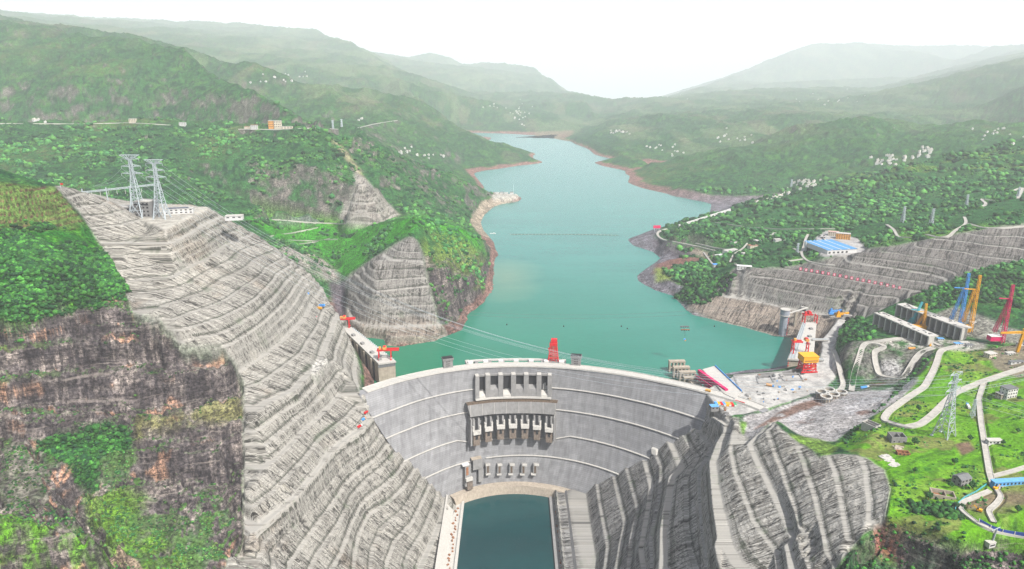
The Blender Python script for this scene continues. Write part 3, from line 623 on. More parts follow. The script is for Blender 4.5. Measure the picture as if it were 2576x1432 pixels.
for _s in ('2040,1012 2085,1003 2110,1012 2070,1022 2030,1024', '2190,962 2230,955 2225,968 2190,972', '2150,1040 2180,1030 2200,1036 2165,1050', '2000,1060 2050,1052 2040,1066'): paint(_s, (0.17, 0.10, 0.08), 0.85, 2, 700, 1250, ss(-0.3, 0.1, nB))
for _s in ('2080,1040 2140,1020 2200,985 2250,975 2210,1010 2140,1045', '1990,1040 2060,1030 2040,1050 1980,1062'): paint(_s, (0.52, 0.51, 0.52), 0.8, 2, 700, 1250, ss(-0.3, 0.2, nB))
paint('1950,1040 2010,1015 2060,1000 2080,1010 2040,1030 1970,1050 1890,1085', (0.19, 0.11, 0.08), 0.9, 2, 700, 1250, ss(-0.5, 0, nB))
paint('2220,905 2260,905 2270,945 2230,950 2215,935', (0.42, 0.41, 0.40), 0.9, 3, 900, 1300)
paint('1855,1060 1880,1062 1872,1095 1858,1110', (0.12, 0.24, 0.04), 0.9, 1, 700, 1100)
paint('1980,1090 2060,1105 2110,1125 2080,1150 2030,1130', (0.14, 0.22, 0.05), 0.8, 2, 600, 1000)
paint('2400,1115 2440,1110 2455,1130 2420,1145', (0.20, 0.11, 0.09), 0.9, 2, 500, 1100)
paint('2420,1245 2500,1235 2700,1250 2700,1340 2576,1330 2470,1310 2430,1290', (0.22, 0.15, 0.11), 0.85, 3, 480, 900, ss(-0.5, 0.1, nA))
paint('2190,1310 2260,1325 2280,1380 2210,1400', (0.28, 0.10, 0.06), 0.7, 3, 400, 760, ss(-0.3, 0.2, nB))
paint('2130,1390 2400,1405 2400,1450 2100,1450', (0.03, 0.11, 0.04), 0.6, 4, 400, 760, ss(-0.3, 0.2, nA))
paint('2576,690 2400,700 2440,760 2576,780', (0.14, 0.20, 0.06), 0.5, 4, 1100, 1700)
# excavated faces
bc = np.zeros_like(col)+np.array([0.49, 0.475, 0.43]); bc = lerp(bc, (0.65, 0.625, 0.55), ss(0, 0.5, nC+nA*0.3)); bc = lerp(bc, (0.40, 0.30, 0.22), ss(0.25, 0.55, nA)*0.4)
bc = lerp(bc, (0.225, 0.21, 0.20), soft(benchR, 2)*0.85); bc = lerp(bc, (0.56, 0.545, 0.50), soft(benchF, 2)*0.85); bc = lerp(bc, (0.33, 0.33, 0.33), soft(benchF & (H0 < -60), 6)*0.8); bc = lerp(bc, (0.25, 0.24, 0.23), soft(benchP, 2)*0.6); bc = lerp(bc, (0.42, 0.37, 0.33), soft(benchM, 2)*0.5)
bc = lerp(bc, (0.46, 0.385, 0.32), soft((benchR | benchP) & (H0 < 37), 1.5)*0.95)
vb = ss(0.3, 0.45, fbm(Xg/22, Yg/22, 4, 131))*0.45*(berm > 0.2)*(berm < 1.4); bc = lerp(bc, (0.05, 0.13, 0.03), vb)
col = col*(1-bench[..., None])+bc*bench[..., None]
for m_, c_ in ((pad, (0.46, 0.44, 0.39)), (yard, (0.47, 0.46, 0.44)), (ware, (0.42, 0.41, 0.40)), (plat90, (0.40, 0.39, 0.36)), (cape, (0.45, 0.43, 0.38)), (ter_road, (0.10, 0.22, 0.05))):
    k = soft(m_, 1); col = lerp(col, c_, k); bench = bench*(1-k)
ykk = (yard | ware | pad)[..., None]; col = np.where(ykk, col*(0.80+0.35*ss(-.35, .3, fbm(Xg/14, Yg/14, 4, 151, .65)))[..., None]*np.where((np.abs((Xg*.9+Yg*.3) % 18-9) < .6) | (np.abs((Yg*.9-Xg*.3) % 18-9) < .6), .82, 1)[..., None], col); _l = col.mean(-1, keepdims=True); _g = (col[..., 1:2] > col[..., 0:1]*1.15); col = np.where(_g, _l+(col-_l)*1.18, col)
col = np.clip(col*lerp(np.full(col.shape, 0.72), (0.56, 0.56, 0.56), bench), 0.004, 0.9)
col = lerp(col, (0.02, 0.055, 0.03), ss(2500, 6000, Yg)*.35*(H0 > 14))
# far tones: fields and bare patches on distant slopes
fm = ss(3500, 5000, Yg); ff = fbm(Xg/330, Yg/900, 5, 141, 0.6); col = lerp(col, (0.12, 0.16, 0.08), fm*ss(0.0, 0.3, ff)*0.45); col = lerp(col, (0.20, 0.14, 0.11), fm*ss(0.22, 0.4, fbm(Xg/200, Yg/500, 4, 143))*0.2)
along = np.where(benchR, Xg*0.77-Yg*0.63, np.where(benchP | benchM, Xg, Yg)); grain = np.clip(1-0.45*ss(600, 1, Yg)-0.0, 0, 1)*np.where(yard | pad | ware, 0.15, 1.0)
grain = np.where(gm > 0.5, 0.45, grain); grain = np.where(inpoly('1865,1092 1868,1052 1960,1022 2060,992 2150,985 2260,985 2290,950 2310,960 2260,1010 2190,1050 2100,1112 2040,1110 1960,1062 1940,1060 1890,1112', 700, 1250), 0.75, grain)

# ---------------------------------------------------------------- terrain meshes
def piece(fmask, name, label=None):
    vid = np.zeros((NV, NU), bool); vid[:-1, :-1] |= fmask; vid[1:, :-1] |= fmask; vid[:-1, 1:] |= fmask; vid[1:, 1:] |= fmask
    idx = np.full((NV, NU), -1, np.int64); n = int(vid.sum())
    if n == 0: return
    idx[vid] = np.arange(n)
    co = np.stack([Xg[vid], Yg[vid], H[vid]], 1).astype(np.float32)
    q = np.stack([idx[:-1, :-1][fmask], idx[:-1, 1:][fmask], idx[1:, 1:][fmask], idx[1:, :-1][fmask]], 1).astype(np.int32); nf = len(q)
    me = bpy.data.meshes.new(name); me.vertices.add(n); me.vertices.foreach_set('co', co.ravel())
    me.loops.add(nf*4); me.loops.foreach_set('vertex_index', q.ravel()); me.polygons.add(nf)
    me.polygons.foreach_set('loop_start', np.arange(0, nf*4, 4, dtype=np.int32)); me.polygons.foreach_set('loop_total', np.full(nf, 4, np.int32))
    me.update(calc_edges=True); me.materials.append(TM)
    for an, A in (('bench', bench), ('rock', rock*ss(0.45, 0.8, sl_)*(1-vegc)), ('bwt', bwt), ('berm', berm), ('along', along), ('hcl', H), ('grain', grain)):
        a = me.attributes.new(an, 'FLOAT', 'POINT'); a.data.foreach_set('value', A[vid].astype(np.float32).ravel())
    a = me.attributes.new('cover', 'FLOAT_COLOR', 'POINT'); c4 = np.ones((n, 4), np.float32); c4[:, :3] = col[vid]; a.data.foreach_set('color', c4.ravel())
    o = bpy.data.objects.new(name, me); C.objects.link(o); o['kind'] = 'structure'
    if label: o['label'] = label
    return o
def fq(m): return m[:-1, :-1]
left = fq(np.ones_like(H, bool)); keep = ~((fq(H) < -14) & (fq(Yg) > 1250) & (fq(Yg) < 14000))
def take(m, name, label=None):
    global left
    k = fq(m) & left & keep; left = left & ~k; return piece(k, name, label)
take(benchL, 'cut_slope', 'pale terraced concrete slope stepping down to the left end of the dam')
take(benchF, 'cut_slope', 'dark fan of concrete berms below the crest yard to the right of the pool')
take(benchR, 'cut_slope', 'grey stepped cutting above the right shore with a row of red signs')
take(benchP, 'cut_slope', 'terraced concrete facing on the pointed hill in the water')
take(benchM, 'cut_slope', 'narrow pale triangular cutting on the green mountain side')
take((Xg < -200) & (Yg < 1400) & (H0 > -20), 'cliff', 'dark layered rock cliff with orange scars and green ledges in the left foreground')
take((gm > 0.5), 'meadow', 'bright green grass plateau above the right bank')
take((Yg < 1400), 'ground')
take((Yg < 1850) & (Xg < 0), 'knoll', 'green topped rocky knoll rising from the reservoir')
take((Yg < 3400), 'hills')
take((Yg < 6500), 'mountains')
take((Yg > 0), 'far_mountains')

# ---------------------------------------------------------------- water
def link(me, name, parent=None):
    o = bpy.data.objects.new(name, me); C.objects.link(o)
    if parent is not None: o.parent = parent
    return o
def water_mat(name, base, dark, pool=False):
    t = NT(name); p = t.pos(); a = t.noise(t.sc(p, (0.0022, 0.006, 1)), 1, 5, 0.6); b = t.noise(t.sc(p, (0.05, 0.16, 1)), 1, 3, 0.7)
    c = t.mix(t.ramp(a, 0.38, 0.62), tuple(base)+(1,), tuple(dark)+(1,))
    if not pool:
        s_ = t.n('ShaderNodeSeparateXYZ'); t.l(p, s_.inputs[0])
        # greener water in the sheltered corner by the dam, silty plume by the pyramid point
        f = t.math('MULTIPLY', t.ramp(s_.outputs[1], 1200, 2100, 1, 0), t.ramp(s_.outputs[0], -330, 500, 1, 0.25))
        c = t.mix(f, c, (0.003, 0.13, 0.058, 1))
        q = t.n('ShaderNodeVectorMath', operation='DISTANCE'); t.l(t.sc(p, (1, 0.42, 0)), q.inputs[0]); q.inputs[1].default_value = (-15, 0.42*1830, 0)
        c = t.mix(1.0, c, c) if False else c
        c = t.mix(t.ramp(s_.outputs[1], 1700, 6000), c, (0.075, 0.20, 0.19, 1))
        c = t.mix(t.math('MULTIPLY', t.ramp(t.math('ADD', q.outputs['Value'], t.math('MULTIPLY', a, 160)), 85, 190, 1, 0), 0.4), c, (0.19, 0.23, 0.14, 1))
    c = t.mix(1.0, c, t.ramp(b, 0.3, 0.7, 0.93, 1.07), 'MULTIPLY')
    t.base(c); t.b.inputs['Roughness'].default_value = 0.24 if not pool else 0.12; t.b.inputs['Specular IOR Level'].default_value = 0.35
    h = t.noise(t.sc(p, (0.09, 0.22, 1)), 1, 4, 0.75); t.bump(h, 0.55 if not pool else 0.7, 0.28)
    return t.m
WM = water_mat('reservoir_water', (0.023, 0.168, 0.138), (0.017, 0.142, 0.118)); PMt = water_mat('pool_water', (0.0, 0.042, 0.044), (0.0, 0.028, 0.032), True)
def poly_mesh(pts, mat, name):
    me = bpy.data.meshes.new(name); me.from_pydata([tuple(p) for p in pts], [], [tuple(range(len(pts)))]); me.materials.append(mat); return me
arc = []
for i in range(41):
    x, y, z = dface(thlim(40)[0]+0.04+(thlim(40)[1]-thlim(40)[0]-0.08)*i/40, 0, -8); arc.append((x, y, 0))
near_l, near_r = arc[0], arc[-1]
wp = [(-460, 1200, 0), (near_l[0]-80, near_l[1]+20, 0)]+arc+[(near_r[0]+60, near_r[1]+20, 0), (700, 1150, 0), (900, 1500, 0), (3500, 3000, 0), (9000, 9800, 0), (9000, 15000, 0), (-9000, 15000, 0), (-2500, 6000, 0), (-900, 3000, 0), (-560, 1800, 0)]
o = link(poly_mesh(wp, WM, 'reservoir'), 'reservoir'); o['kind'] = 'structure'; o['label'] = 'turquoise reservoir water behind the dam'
# stilling pool in front of the dam
pe = []
for i in range(25):
    x, y, z = dface(R(-36+72*i/24), -182, 14); pe.append((x, y, -180.0))
pp = [(-96, 480, -180), (-96, 1055, -180)]+[p for p in pe if -92 < p[0] < 75]+[(80, 1050, -180), (80, 480, -180)]
o = link(poly_mesh(pp, PMt, 'pool_water'), 'pool_water'); o['kind'] = 'structure'; o['label'] = 'dark teal water of the plunge pool below the dam'
# road meshes
asph = NT('road_surface'); _p = asph.pos(); _a = asph.noise(_p, 0.15, 4, 0.7); asph.base(asph.mix(1.0, (0.34, 0.325, 0.295, 1), asph.ramp(_a, 0.3, 0.7, 0.72, 1.15), 'MULTIPLY')); RM = asph.m
kerbm = NT('kerb'); kerbm.base((0.38, 0.37, 0.34, 1)); KM = kerbm.m
for W, w in ROADS:
    T = np.gradient(W[:, :2], axis=0); T /= np.linalg.norm(T, axis=1)[:, None]+1e-9; N = np.stack([-T[:, 1], T[:, 0]], 1); n = len(W); V = []; Fc = []; mi = []
    for k, (o_, dz_) in enumerate(((-w/2, -2.5), (-w/2, 1.25), (-w/2+.35, 1.25), (-w/2+.35, .7), (w/2-.35, .7), (w/2-.35, 1.25), (w/2, 1.25), (w/2, -2.5))):
        V += [(W[i, 0]+N[i, 0]*o_, W[i, 1]+N[i, 1]*o_, W[i, 2]+dz_) for i in range(n)]
    for k in range(7):
        for i in range(n-1): Fc.append((k*n+i+1, k*n+i, (k+1)*n+i, (k+1)*n+i+1)); mi.append(0 if k == 3 else 1)
    me = bpy.data.meshes.new('road'); me.from_pydata(V, [], Fc); me.materials.append(RM); me.materials.append(KM); me.polygons.foreach_set('material_index', mi); me.update()
    o = link(me, 'road'); o['kind'] = 'structure'
# ---------------------------------------------------------------- mesh building helpers
def tag(o, label=None, cat=None, group=None, kind=None):
    if label: o['label'] = label
    if cat: o['category'] = cat
    if group: o['group'] = group
    if kind: o['kind'] = kind
    return o
def empty(name, loc, rz=0.0, label=None, cat=None, group=None):
    o = bpy.data.objects.new(name, None); C.objects.link(o); o.location = loc; o.rotation_euler.z = rz; o.empty_display_size = 2
    return tag(o, label, cat, group)
class MB:
    def __init__(s): s.v = []; s.f = []
    def add(s, vs, fs):
        n = len(s.v); s.v += [tuple(v) for v in vs]; s.f += [tuple(i+n for i in f) for f in fs]; return s
    def box(s, c, d, rz=0.0, taper=1.0, base=True):     # base=True: c is the centre of the bottom
        x, y, z = d[0]/2, d[1]/2, d[2]; z0 = c[2] if base else c[2]-z/2; cs, sn = math.cos(rz), math.sin(rz); vs = []
        for k, (zz, t) in enumerate(((z0, 1), (z0+z, taper))):
            for a, b in ((-x, -y), (x, -y), (x, y), (-x, y)): vs.append((c[0]+(a*cs-b*sn)*t, c[1]+(a*sn+b*cs)*t, zz))
        return s.add(vs, [(0, 3, 2, 1), (4, 5, 6, 7), (0, 1, 5, 4), (1, 2, 6, 5), (2, 3, 7, 6), (3, 0, 4, 7)])
    def beam(s, a, b, w, h=None):
        a, b = Vector(a), Vector(b); h = h or w; d = (b-a)
        if d.length < 1e-6: return s
        d.normalize(); u = d.cross(Vector((0, 0, 1)))
        if u.length < 1e-3: u = Vector((1, 0, 0))
        u.normalize(); q = u.cross(d).normalized(); vs = []
        for p in (a, b):
            for i, j in ((-1, -1), (1, -1), (1, 1), (-1, 1)): vs.append(p+u*(w/2*i)+q*(h/2*j))
        return s.add(vs, [(0, 3, 2, 1), (4, 5, 6, 7), (0, 1, 5, 4), (1, 2, 6, 5), (2, 3, 7, 6), (3, 0, 4, 7)])
    def cyl(s, c, r, h, n=20, r2=None, cap=True):
        r2 = r if r2 is None else r2; vs = [(c[0]+math.cos(2*math.pi*i/n)*q, c[1]+math.sin(2*math.pi*i/n)*q, c[2]+z) for z, q in ((0, r), (h, r2)) for i in range(n)]
        f = [(i, (i+1) % n, n+(i+1) % n, n+i) for i in range(n)]
        if cap: f += [tuple(range(n-1, -1, -1)), tuple(range(n, 2*n))]
        return s.add(vs, f)
    def tube(s, c, ro, ri, h, n=28):
        vs = [(c[0]+math.cos(2*math.pi*i/n)*q, c[1]+math.sin(2*math.pi*i/n)*q, c[2]+z) for q, z in ((ro, 0), (ro, h), (ri, h), (ri, 0)) for i in range(n)]
        f = []
        for k in range(4):
            for i in range(n): f.append((k*n+i, k*n+(i+1) % n, ((k+1) % 4)*n+(i+1) % n, ((k+1) % 4)*n+i))
        return s.add(vs, f)
    def prism(s, poly, z0, z1):                          # poly: world xy, any winding
        a = sum(poly[i][0]*poly[(i+1) % len(poly)][1]-poly[(i+1) % len(poly)][0]*poly[i][1] for i in range(len(poly)))
        if a < 0: poly = poly[::-1]
        n = len(poly); vs = [(p[0], p[1], z0) for p in poly]+[(p[0], p[1], z1) for p in poly]
        return s.add(vs, [tuple(range(n-1, -1, -1)), tuple(range(n, 2*n))]+[(i, (i+1) % n, n+(i+1) % n, n+i) for i in range(n)])
    def quad(s, a, b, c, d): return s.add([a, b, c, d], [(0, 1, 2, 3)])
    def build(s, name, mat, parent=None, smooth=False):
        me = bpy.data.meshes.new(name); me.from_pydata(s.v, [], s.f); me.materials.append(mat); me.update()
        if smooth: me.polygons.foreach_set('use_smooth', [True]*len(me.polygons))
        return link(me, name, parent)
def lat(s, pa, pb, wa, wb, n, t=0.6, leg=1.0):           # lattice mast between two points (square section)
    pa, pb = Vector(pa), Vector(pb); d = (pb-pa).normalized(); u = d.cross(Vector((0, 1, 0.01)));
    if u.length < 0.05: u = Vector((1, 0, 0))
    u.normalize(); q = u.cross(d).normalized(); rings = []
    for k in range(n+1):
        f = k/n; p = pa.lerp(pb, f); w_ = (wa+(wb-wa)*f)/2; rings.append([p+u*(i*w_)+q*(j*w_) for i, j in ((-1, -1), (1, -1), (1, 1), (-1, 1))])
    for k in range(n):
        for i in range(4):
            j = (i+1) % 4
            s.beam(rings[k][i], rings[k+1][i], leg); s.beam(rings[k+1][i], rings[k+1][j], t)
            s.beam(*((rings[k][i], rings[k+1][j]) if (k+i) % 2 else (rings[k][j], rings[k+1][i])), t)
    return s
def copy_tree(o, parent=None):
    c = o.copy(); C.objects.link(c); c.parent = parent
    for ch in [x for x in bpy.data.objects if x.parent == o]: copy_tree(ch, c)
    return c
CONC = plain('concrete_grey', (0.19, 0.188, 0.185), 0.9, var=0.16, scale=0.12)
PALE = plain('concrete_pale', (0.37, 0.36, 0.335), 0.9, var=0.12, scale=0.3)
TAN = plain('concrete_tan', (0.30, 0.26, 0.21), 0.9, var=0.2, scale=0.2)
DARK = plain('opening_dark', (0.018, 0.018, 0.02), 0.9, streak=False)
RED = plain('paint_red', (0.48, 0.012, 0.016), 0.5, var=0.1, streak=False); YEL = plain('paint_yellow', (0.62, 0.30, 0.012), 0.5, var=0.1, streak=False)
BLUE = plain('paint_blue', (0.06, 0.26, 0.62), 0.5, var=0.1, streak=False); TEAL = plain('paint_teal', (0.08, 0.42, 0.48), 0.5, var=0.1, streak=False)
WHITE = plain('paint_white', (0.5, 0.5, 0.49), 0.7, var=0.08); STEEL = plain('steel_light', (0.38, 0.43, 0.46), 0.6, 0.2, var=0.06, streak=False)
MAG = plain('paint_magenta', (0.50, 0.01, 0.10), 0.6, var=0.12, streak=False); BRWN = plain('rust_brown', (0.22, 0.10, 0.05), 0.9)

# ---------------------------------------------------------------- the arch dam
def dam_mat():
    t = NT('dam_concrete'); p = t.pos(); s_ = t.n('ShaderNodeSeparateXYZ'); t.l(p, s_.inputs[0])
    ang = t.attr('theta').outputs['Fac']; cv = t.n('ShaderNodeCombineXYZ'); t.l(ang, cv.inputs[0]); t.l(s_.outputs[2], cv.inputs[1]); v = cv.outputs[0]
    pan = t.n('ShaderNodeTexBrick'); t.l(v, pan.inputs['Vector']); pan.offset = 0.5; pan.inputs['Scale'].default_value = 1; pan.inputs['Brick Width'].default_value = 20; pan.inputs['Row Height'].default_value = 6; pan.inputs['Mortar Size'].default_value = 0.02
    pan.inputs['Color1'].default_value = (0.225, 0.228, 0.234, 1); pan.inputs['Color2'].default_value = (0.178, 0.18, 0.187, 1); pan.inputs['Mortar'].default_value = (0.17, 0.172, 0.18, 1)
    a = t.noise(t.sc(v, (0.12, 0.02, 1)), 1, 4, 0.7); b = t.noise(t.sc(v, (0.25, 1.6, 1)), 1, 3, 0.7); jz = t.ramp(t.math('PINGPONG', s_.outputs[2], 1.5), 0.1, 0.5, 1, 0); jt = t.ramp(t.math('PINGPONG', ang, 11), 0.15, 0.6, 1, 0)
    c = t.mix(1, pan.outputs[0], t.ramp(a, 0.3, 0.7, 0.72, 1.2), 'MULTIPLY')
    c = t.mix(t.math('MULTIPLY', t.math('MULTIPLY', jz, t.ramp(b, 0.4, 0.6)), 0.6), c, (0.07, 0.07, 0.077, 1)); c = t.mix(t.math('MULTIPLY', jt, 0.16), c, (0.2, 0.2, 0.21, 1))
    spk = t.ramp(t.noise(t.sc(v, (0.35, 0.5, 1)), 1, 2, 0.5), 0.66, 0.70); c = t.mix(t.math('MULTIPLY', spk, 0.5), c, (0.10, 0.10, 0.11, 1))
    t.base(c); t.bump(b, 0.4, 0.5); return t.m
DM = dam_mat()
dam = empty('arch_dam', (49, 1144, -180), 0, 'huge curved grey concrete arch dam between the two cut slopes', 'dam')
dam_l = Vector(dam.location)
def L_(p): return (p[0]-dam_l.x, p[1]-dam_l.y, p[2]-dam_l.z)
nth = 150; zs = [40, 30, 15, 3, -16, -35, -57, -79, -99, -119, -141, -163, -182, -198]
vs_, fs_, tha = [], [], []
for iz, z in enumerate(zs):
    th0, th1 = thlim(z)
    for i in range(nth+1):
        th = th0+(th1-th0)*i/nth; vs_.append(L_(dface(th, z))); tha.append(th*dpar(z)[1])
for iz in range(len(zs)-1):
    for i in range(nth): a = iz*(nth+1)+i; fs_.append((a, a+nth+1, a+nth+2, a+1))
nb = len(vs_)
for z in (40, 10, -40, -100, -198):
    th0, th1 = thlim(z)
    for i in range(nth+1):
        th = th0+(th1-th0)*i/nth; vs_.append(L_(dface(th, z, -dpar(z)[3]))); tha.append(th*400)
for k in range(4):
    for i in range(nth): a = nb+k*(nth+1)+i; fs_.append((a, a+1, a+nth+2, a+nth+1))
for i in range(nth): fs_.append((i, i+1, nb+i+1, nb+i))
me = bpy.data.meshes.new('dam_body'); me.from_pydata(vs_, [], fs_); me.materials.append(DM); a = me.attributes.new('theta', 'FLOAT', 'POINT'); a.data.foreach_set('value', np.array(tha, np.float32)); link(me, 'dam_body', dam)
def ribbon_arc(z0, z1, o0, o1, ta, tb, n=80, zf=None):    # curved bar following the downstream face, from offset o0 (out) to o1
    m = MB(); rings = []
    for i in range(n+1):
        th = ta+(tb-ta)*i/n; dz_ = zf(th) if zf else 0
        q = []
        for z, o_ in ((z0, o0), (z1, o0), (z1, o1), (z0, o1)):
            p = dface(th, z+dz_, o_); q.append(L_(p))
        rings.append(q)
    for q in rings: m.v += q
    for i in range(n):
        for k in range(4): m.f.append((i*4+k, i*4+(k+1) % 4, i*4+4+(k+1) % 4, i*4+4+k))
    m.f += [(0, 3, 2, 1), (n*4, n*4+1, n*4+2, n*4+3)]
    return m
# crest road with parapets
cr = ribbon_arc(39.9, 41.2, 1.6, -16.5, thlim(40)[0]+.035, thlim(40)[1]-.02, 110).build('crest_road', PALE, dam)
ribbon_arc(41.2, 42.5, 1.6, 1.0, thlim(40)[0]+.035, thlim(40)[1]-.02, 110).build('parapet', PALE, cr); ribbon_arc(41.2, 42.5, -15.9, -16.5, thlim(40)[0]+.035, thlim(40)[1]-.02, 110).build('parapet', PALE, cr)
thL, thR = -0.255, 0.155                                # angular span of the outlet block (reset from pixels below)
def th_of(px, py): return dam_at(px, py)[0]
tA = th_of(1190, 960); tB = th_of(1393, 950)
t2A = th_of(1178, 1040); t2B = th_of(1397, 1040)
for z, gap in ((3, (tA, tB)), (-35, (t2A, t2B)), (-79, None), (-119, None)):
    e0, e1 = thlim(z)
    rng_ = [(e0, gap[0]), (gap[1], e1)] if gap else [(e0, e1)]
    if z == -119: t4 = th_of(1222, 1152); rng_ = [(e0, t4-0.10), (t4, e1)]
    for ta, tb in rng_:
        zf = None
        if z == -79:
            a0, a1, b0, b1 = t2A-0.12, t2A-0.03, t2B+0.02, t2B+0.12
            zf = lambda th: -9*min(max((th-a0)/(a1-a0), 0), 1)*min(max((b1-th)/(b1-b0), 0), 1)
        ribbon_arc(z, z+1.0, 2.4, -0.4, ta, tb, 90, zf).build('catwalk', PALE, dam)
# upper spillway block: six bays between piers
def th_at(th, zr, z, o_=0.0):                           # same world x at another height, so that block sides stay plumb
    x = dface(th, zr, o_)[0]; yc, r, cx, t = dpar(z); return math.asin(max(-.99, min(.99, (x-cx)/(r-o_+dcor(th, z)))))
def dbox(th, z0, z1, o0, o1, wid_, zr=None):            # box on the face: centre angle, heights, offsets, tangential width
    zr = ZREF if zr is None else zr; zr = (z0+z1)/2 if zr is None else zr; r = dpar(zr)[1]; dth = wid_/2/r; m = MB(); q = []
    for z in (z0, z1):
        for tt, o_ in ((th-dth, o0), (th+dth, o0), (th+dth, o1), (th-dth, o1)): q.append(L_(dface(th_at(tt, zr, z, o_), z, o_)))
    return m.add(q, [(0, 3, 2, 1), (4, 5, 6, 7), (0, 1, 5, 4), (1, 2, 6, 5), (2, 3, 7, 6), (3, 0, 4, 7)])
ZREF = 12
nb_ = 6; w_all = tB-tA; zT = dam_at(1290, 943, 9)[1]
for i in range(nb_+1):
    th = tA+w_all*i/nb_; wd_ = 9.0 if i not in (0, nb_) else 7.5
    th = min(max(th, tA+0.010), tB-0.010)
    pr = dbox(th, -10, zT, 9.5, -0.5, wd_).build('spillway_pier', CONC, dam)
    dbox(th, zT+.01, zT+1.1, 10.0, -0.5, wd_*0.85).build('pier_cap', PALE, pr)
for i in range(nb_):
    th = tA+w_all*(i+0.5)/nb_; b = dbox(th, -2, zT-.5, 1.2, -1, 16).build('spillway_bay', DARK, dam); hi = i in (1, 3, 4)
    dbox(th, zT-3, zT-.2, 5, -.5, 15.5).build('bay_lintel', CONC, dam)
    if i in (0, 2, 5): dbox(th, 0, 13, 1.5, .5, 9).build('stain_streak', plain('seep_white', (.3, .3, .29), .9, var=.5, scale=.6), b)
    z1 = 7 if hi else -3; r = dpar(0)[1]; dth = 7.5/r; q = [L_(dface(th_at(th+s1*dth, 12, z_, o_), z_, o_)) for s1, z_, o_ in ((-1, z1+2, 1.3), (1, z1+2, 1.3), (1, z1-4, 9.3), (-1, z1-4, 9.3), (-1, -10, 1.3), (1, -10, 1.3), (1, -10, 9.3), (-1, -10, 9.3))]
    MB().add(q, [(0, 1, 2, 3), (3, 2, 6, 7), (0, 3, 7, 4), (1, 5, 6, 2)]).build('spillway_lip', CONC if hi else PALE, dam)
ribbon_arc(-13, -10.01, 11, -0.5, th_at(tA, 12, -11), th_at(tB, 12, -11), 30).build('spillway_base', PALE, dam)
ZREF = -35
# mid block: apron wall with seven outlets
ribbon_arc(-37, -17, 16, -0.5, t2A, t2B, 30).build('outlet_apron', CONC, dam)
ribbon_arc(-17, -15.2, 15, 6, t2A, t2B, 30).build('apron_gutter', plain('gutter_brown', (.09, .065, .045), .9, var=.5, scale=.5), dam)
for i in range(8):
    th = t2A+(t2B-t2A)*i/7; dbox(th, -36.5, -16.6, 16.35, 15.8, 0.6).build('joint_strip', PALE, dam)
OUTB = plain('outlet_brown', (0.13, 0.105, 0.085), 0.95, var=0.3)
for i in range(7):
    th = t2A+(t2B-t2A)*(i+0.5)/7; dz_ = -(abs(i-3)**2)*0.6
    g = dbox(th, -71+dz_, -42, 17, -0.5, 13).build('outlet_block', CONC, dam)
    dbox(th, -55+dz_, -40.5, 17.6, 14, 5.4).build('outlet_mouth', DARK, g); dbox(th, -60+dz_, -54+dz_, 23, 14, 15).build('outlet_beam', PALE, g)
    for s_ in (-1, 1): dbox(th+s_*6.1/dpar(-50)[1], -60+dz_, -47+dz_, 20.5, 14, 3.2).build('outlet_cheek', PALE, g)
    dbox(th, -80+dz_, -60.5+dz_, 18.5, 2, 12.5).build('outlet_chute', OUTB, g); dbox(th, -70+dz_, -60.5+dz_, 19, 17, 4.5).build('chute_slot', DARK, g)
for s_, tt in ((-1, t2A), (1, t2B)): dbox(tt-s_*0.004, -84, -40.2, 19.5, -0.5, 3.0).build('outlet_side_wall', CONC, dam)
ZREF = None
# lower outlets
for px in (1225, 1255, 1286, 1317, 1347):
    th, z = dam_at(px, 1176); g = dbox(th, z-8, z+9, 7, -0.5, 8).build('low_outlet', PALE if px == 0 else CONC, dam); dbox(th, z-6, z+6, 7.5, 6, 3.4).build('outlet_mouth', plain('gutter_brown', (.09, .065, .045)), g); dbox(th, z+6.5, z+9.6, 8.2, 5, 8.8).build('outlet_hood', PALE, g); dbox(th, z-9.5, z-7.5, 9, 4, 9).build('outlet_sill', PALE, g)
th, z = dam_at(1171, 1185)
g = dbox(th, z-22, z+14, 10, -0.5, 12).build('outlet_tower', CONC, dam); dbox(th, z-2, z+12, 10.6, 9, 4.5).build('outlet_mouth', BRWN, g); dbox(th, z-11, z-6, 15, 9, 14).build('outlet_beam', PALE, g); dbox(th, z-28, z-11.2, 12, 1, 11).build('outlet_chute', OUTB, g); dbox(th, z+14.05, z+16, 9, 0, 13).build('outlet_roof', WHITE, g)
th, z = dam_at(1199, 1172); g = dbox(th, z-2, z+16, 9, -0.5, 18).build('bulkhead', CONC, dam); dbox(th+0.02, z-26, z-2.2, 8, -0.5, 9).build('bulkhead_leg', CONC, g); dbox(th, z+16.05, z+17.2, 9.5, 1, 19).build('bulkhead_top', TAN, g)
for px, py in ((1650, 1134),): th, z = dam_at(px, py); dbox(th, z-4, z+4, 6, -0.5, 9).build('gallery_portal', PALE, dam)
# foot band along the pool
ribbon_arc(-180.5, -166, 14, -2, R(-38), R(38), 60).build('dam_foot', TAN, dam)
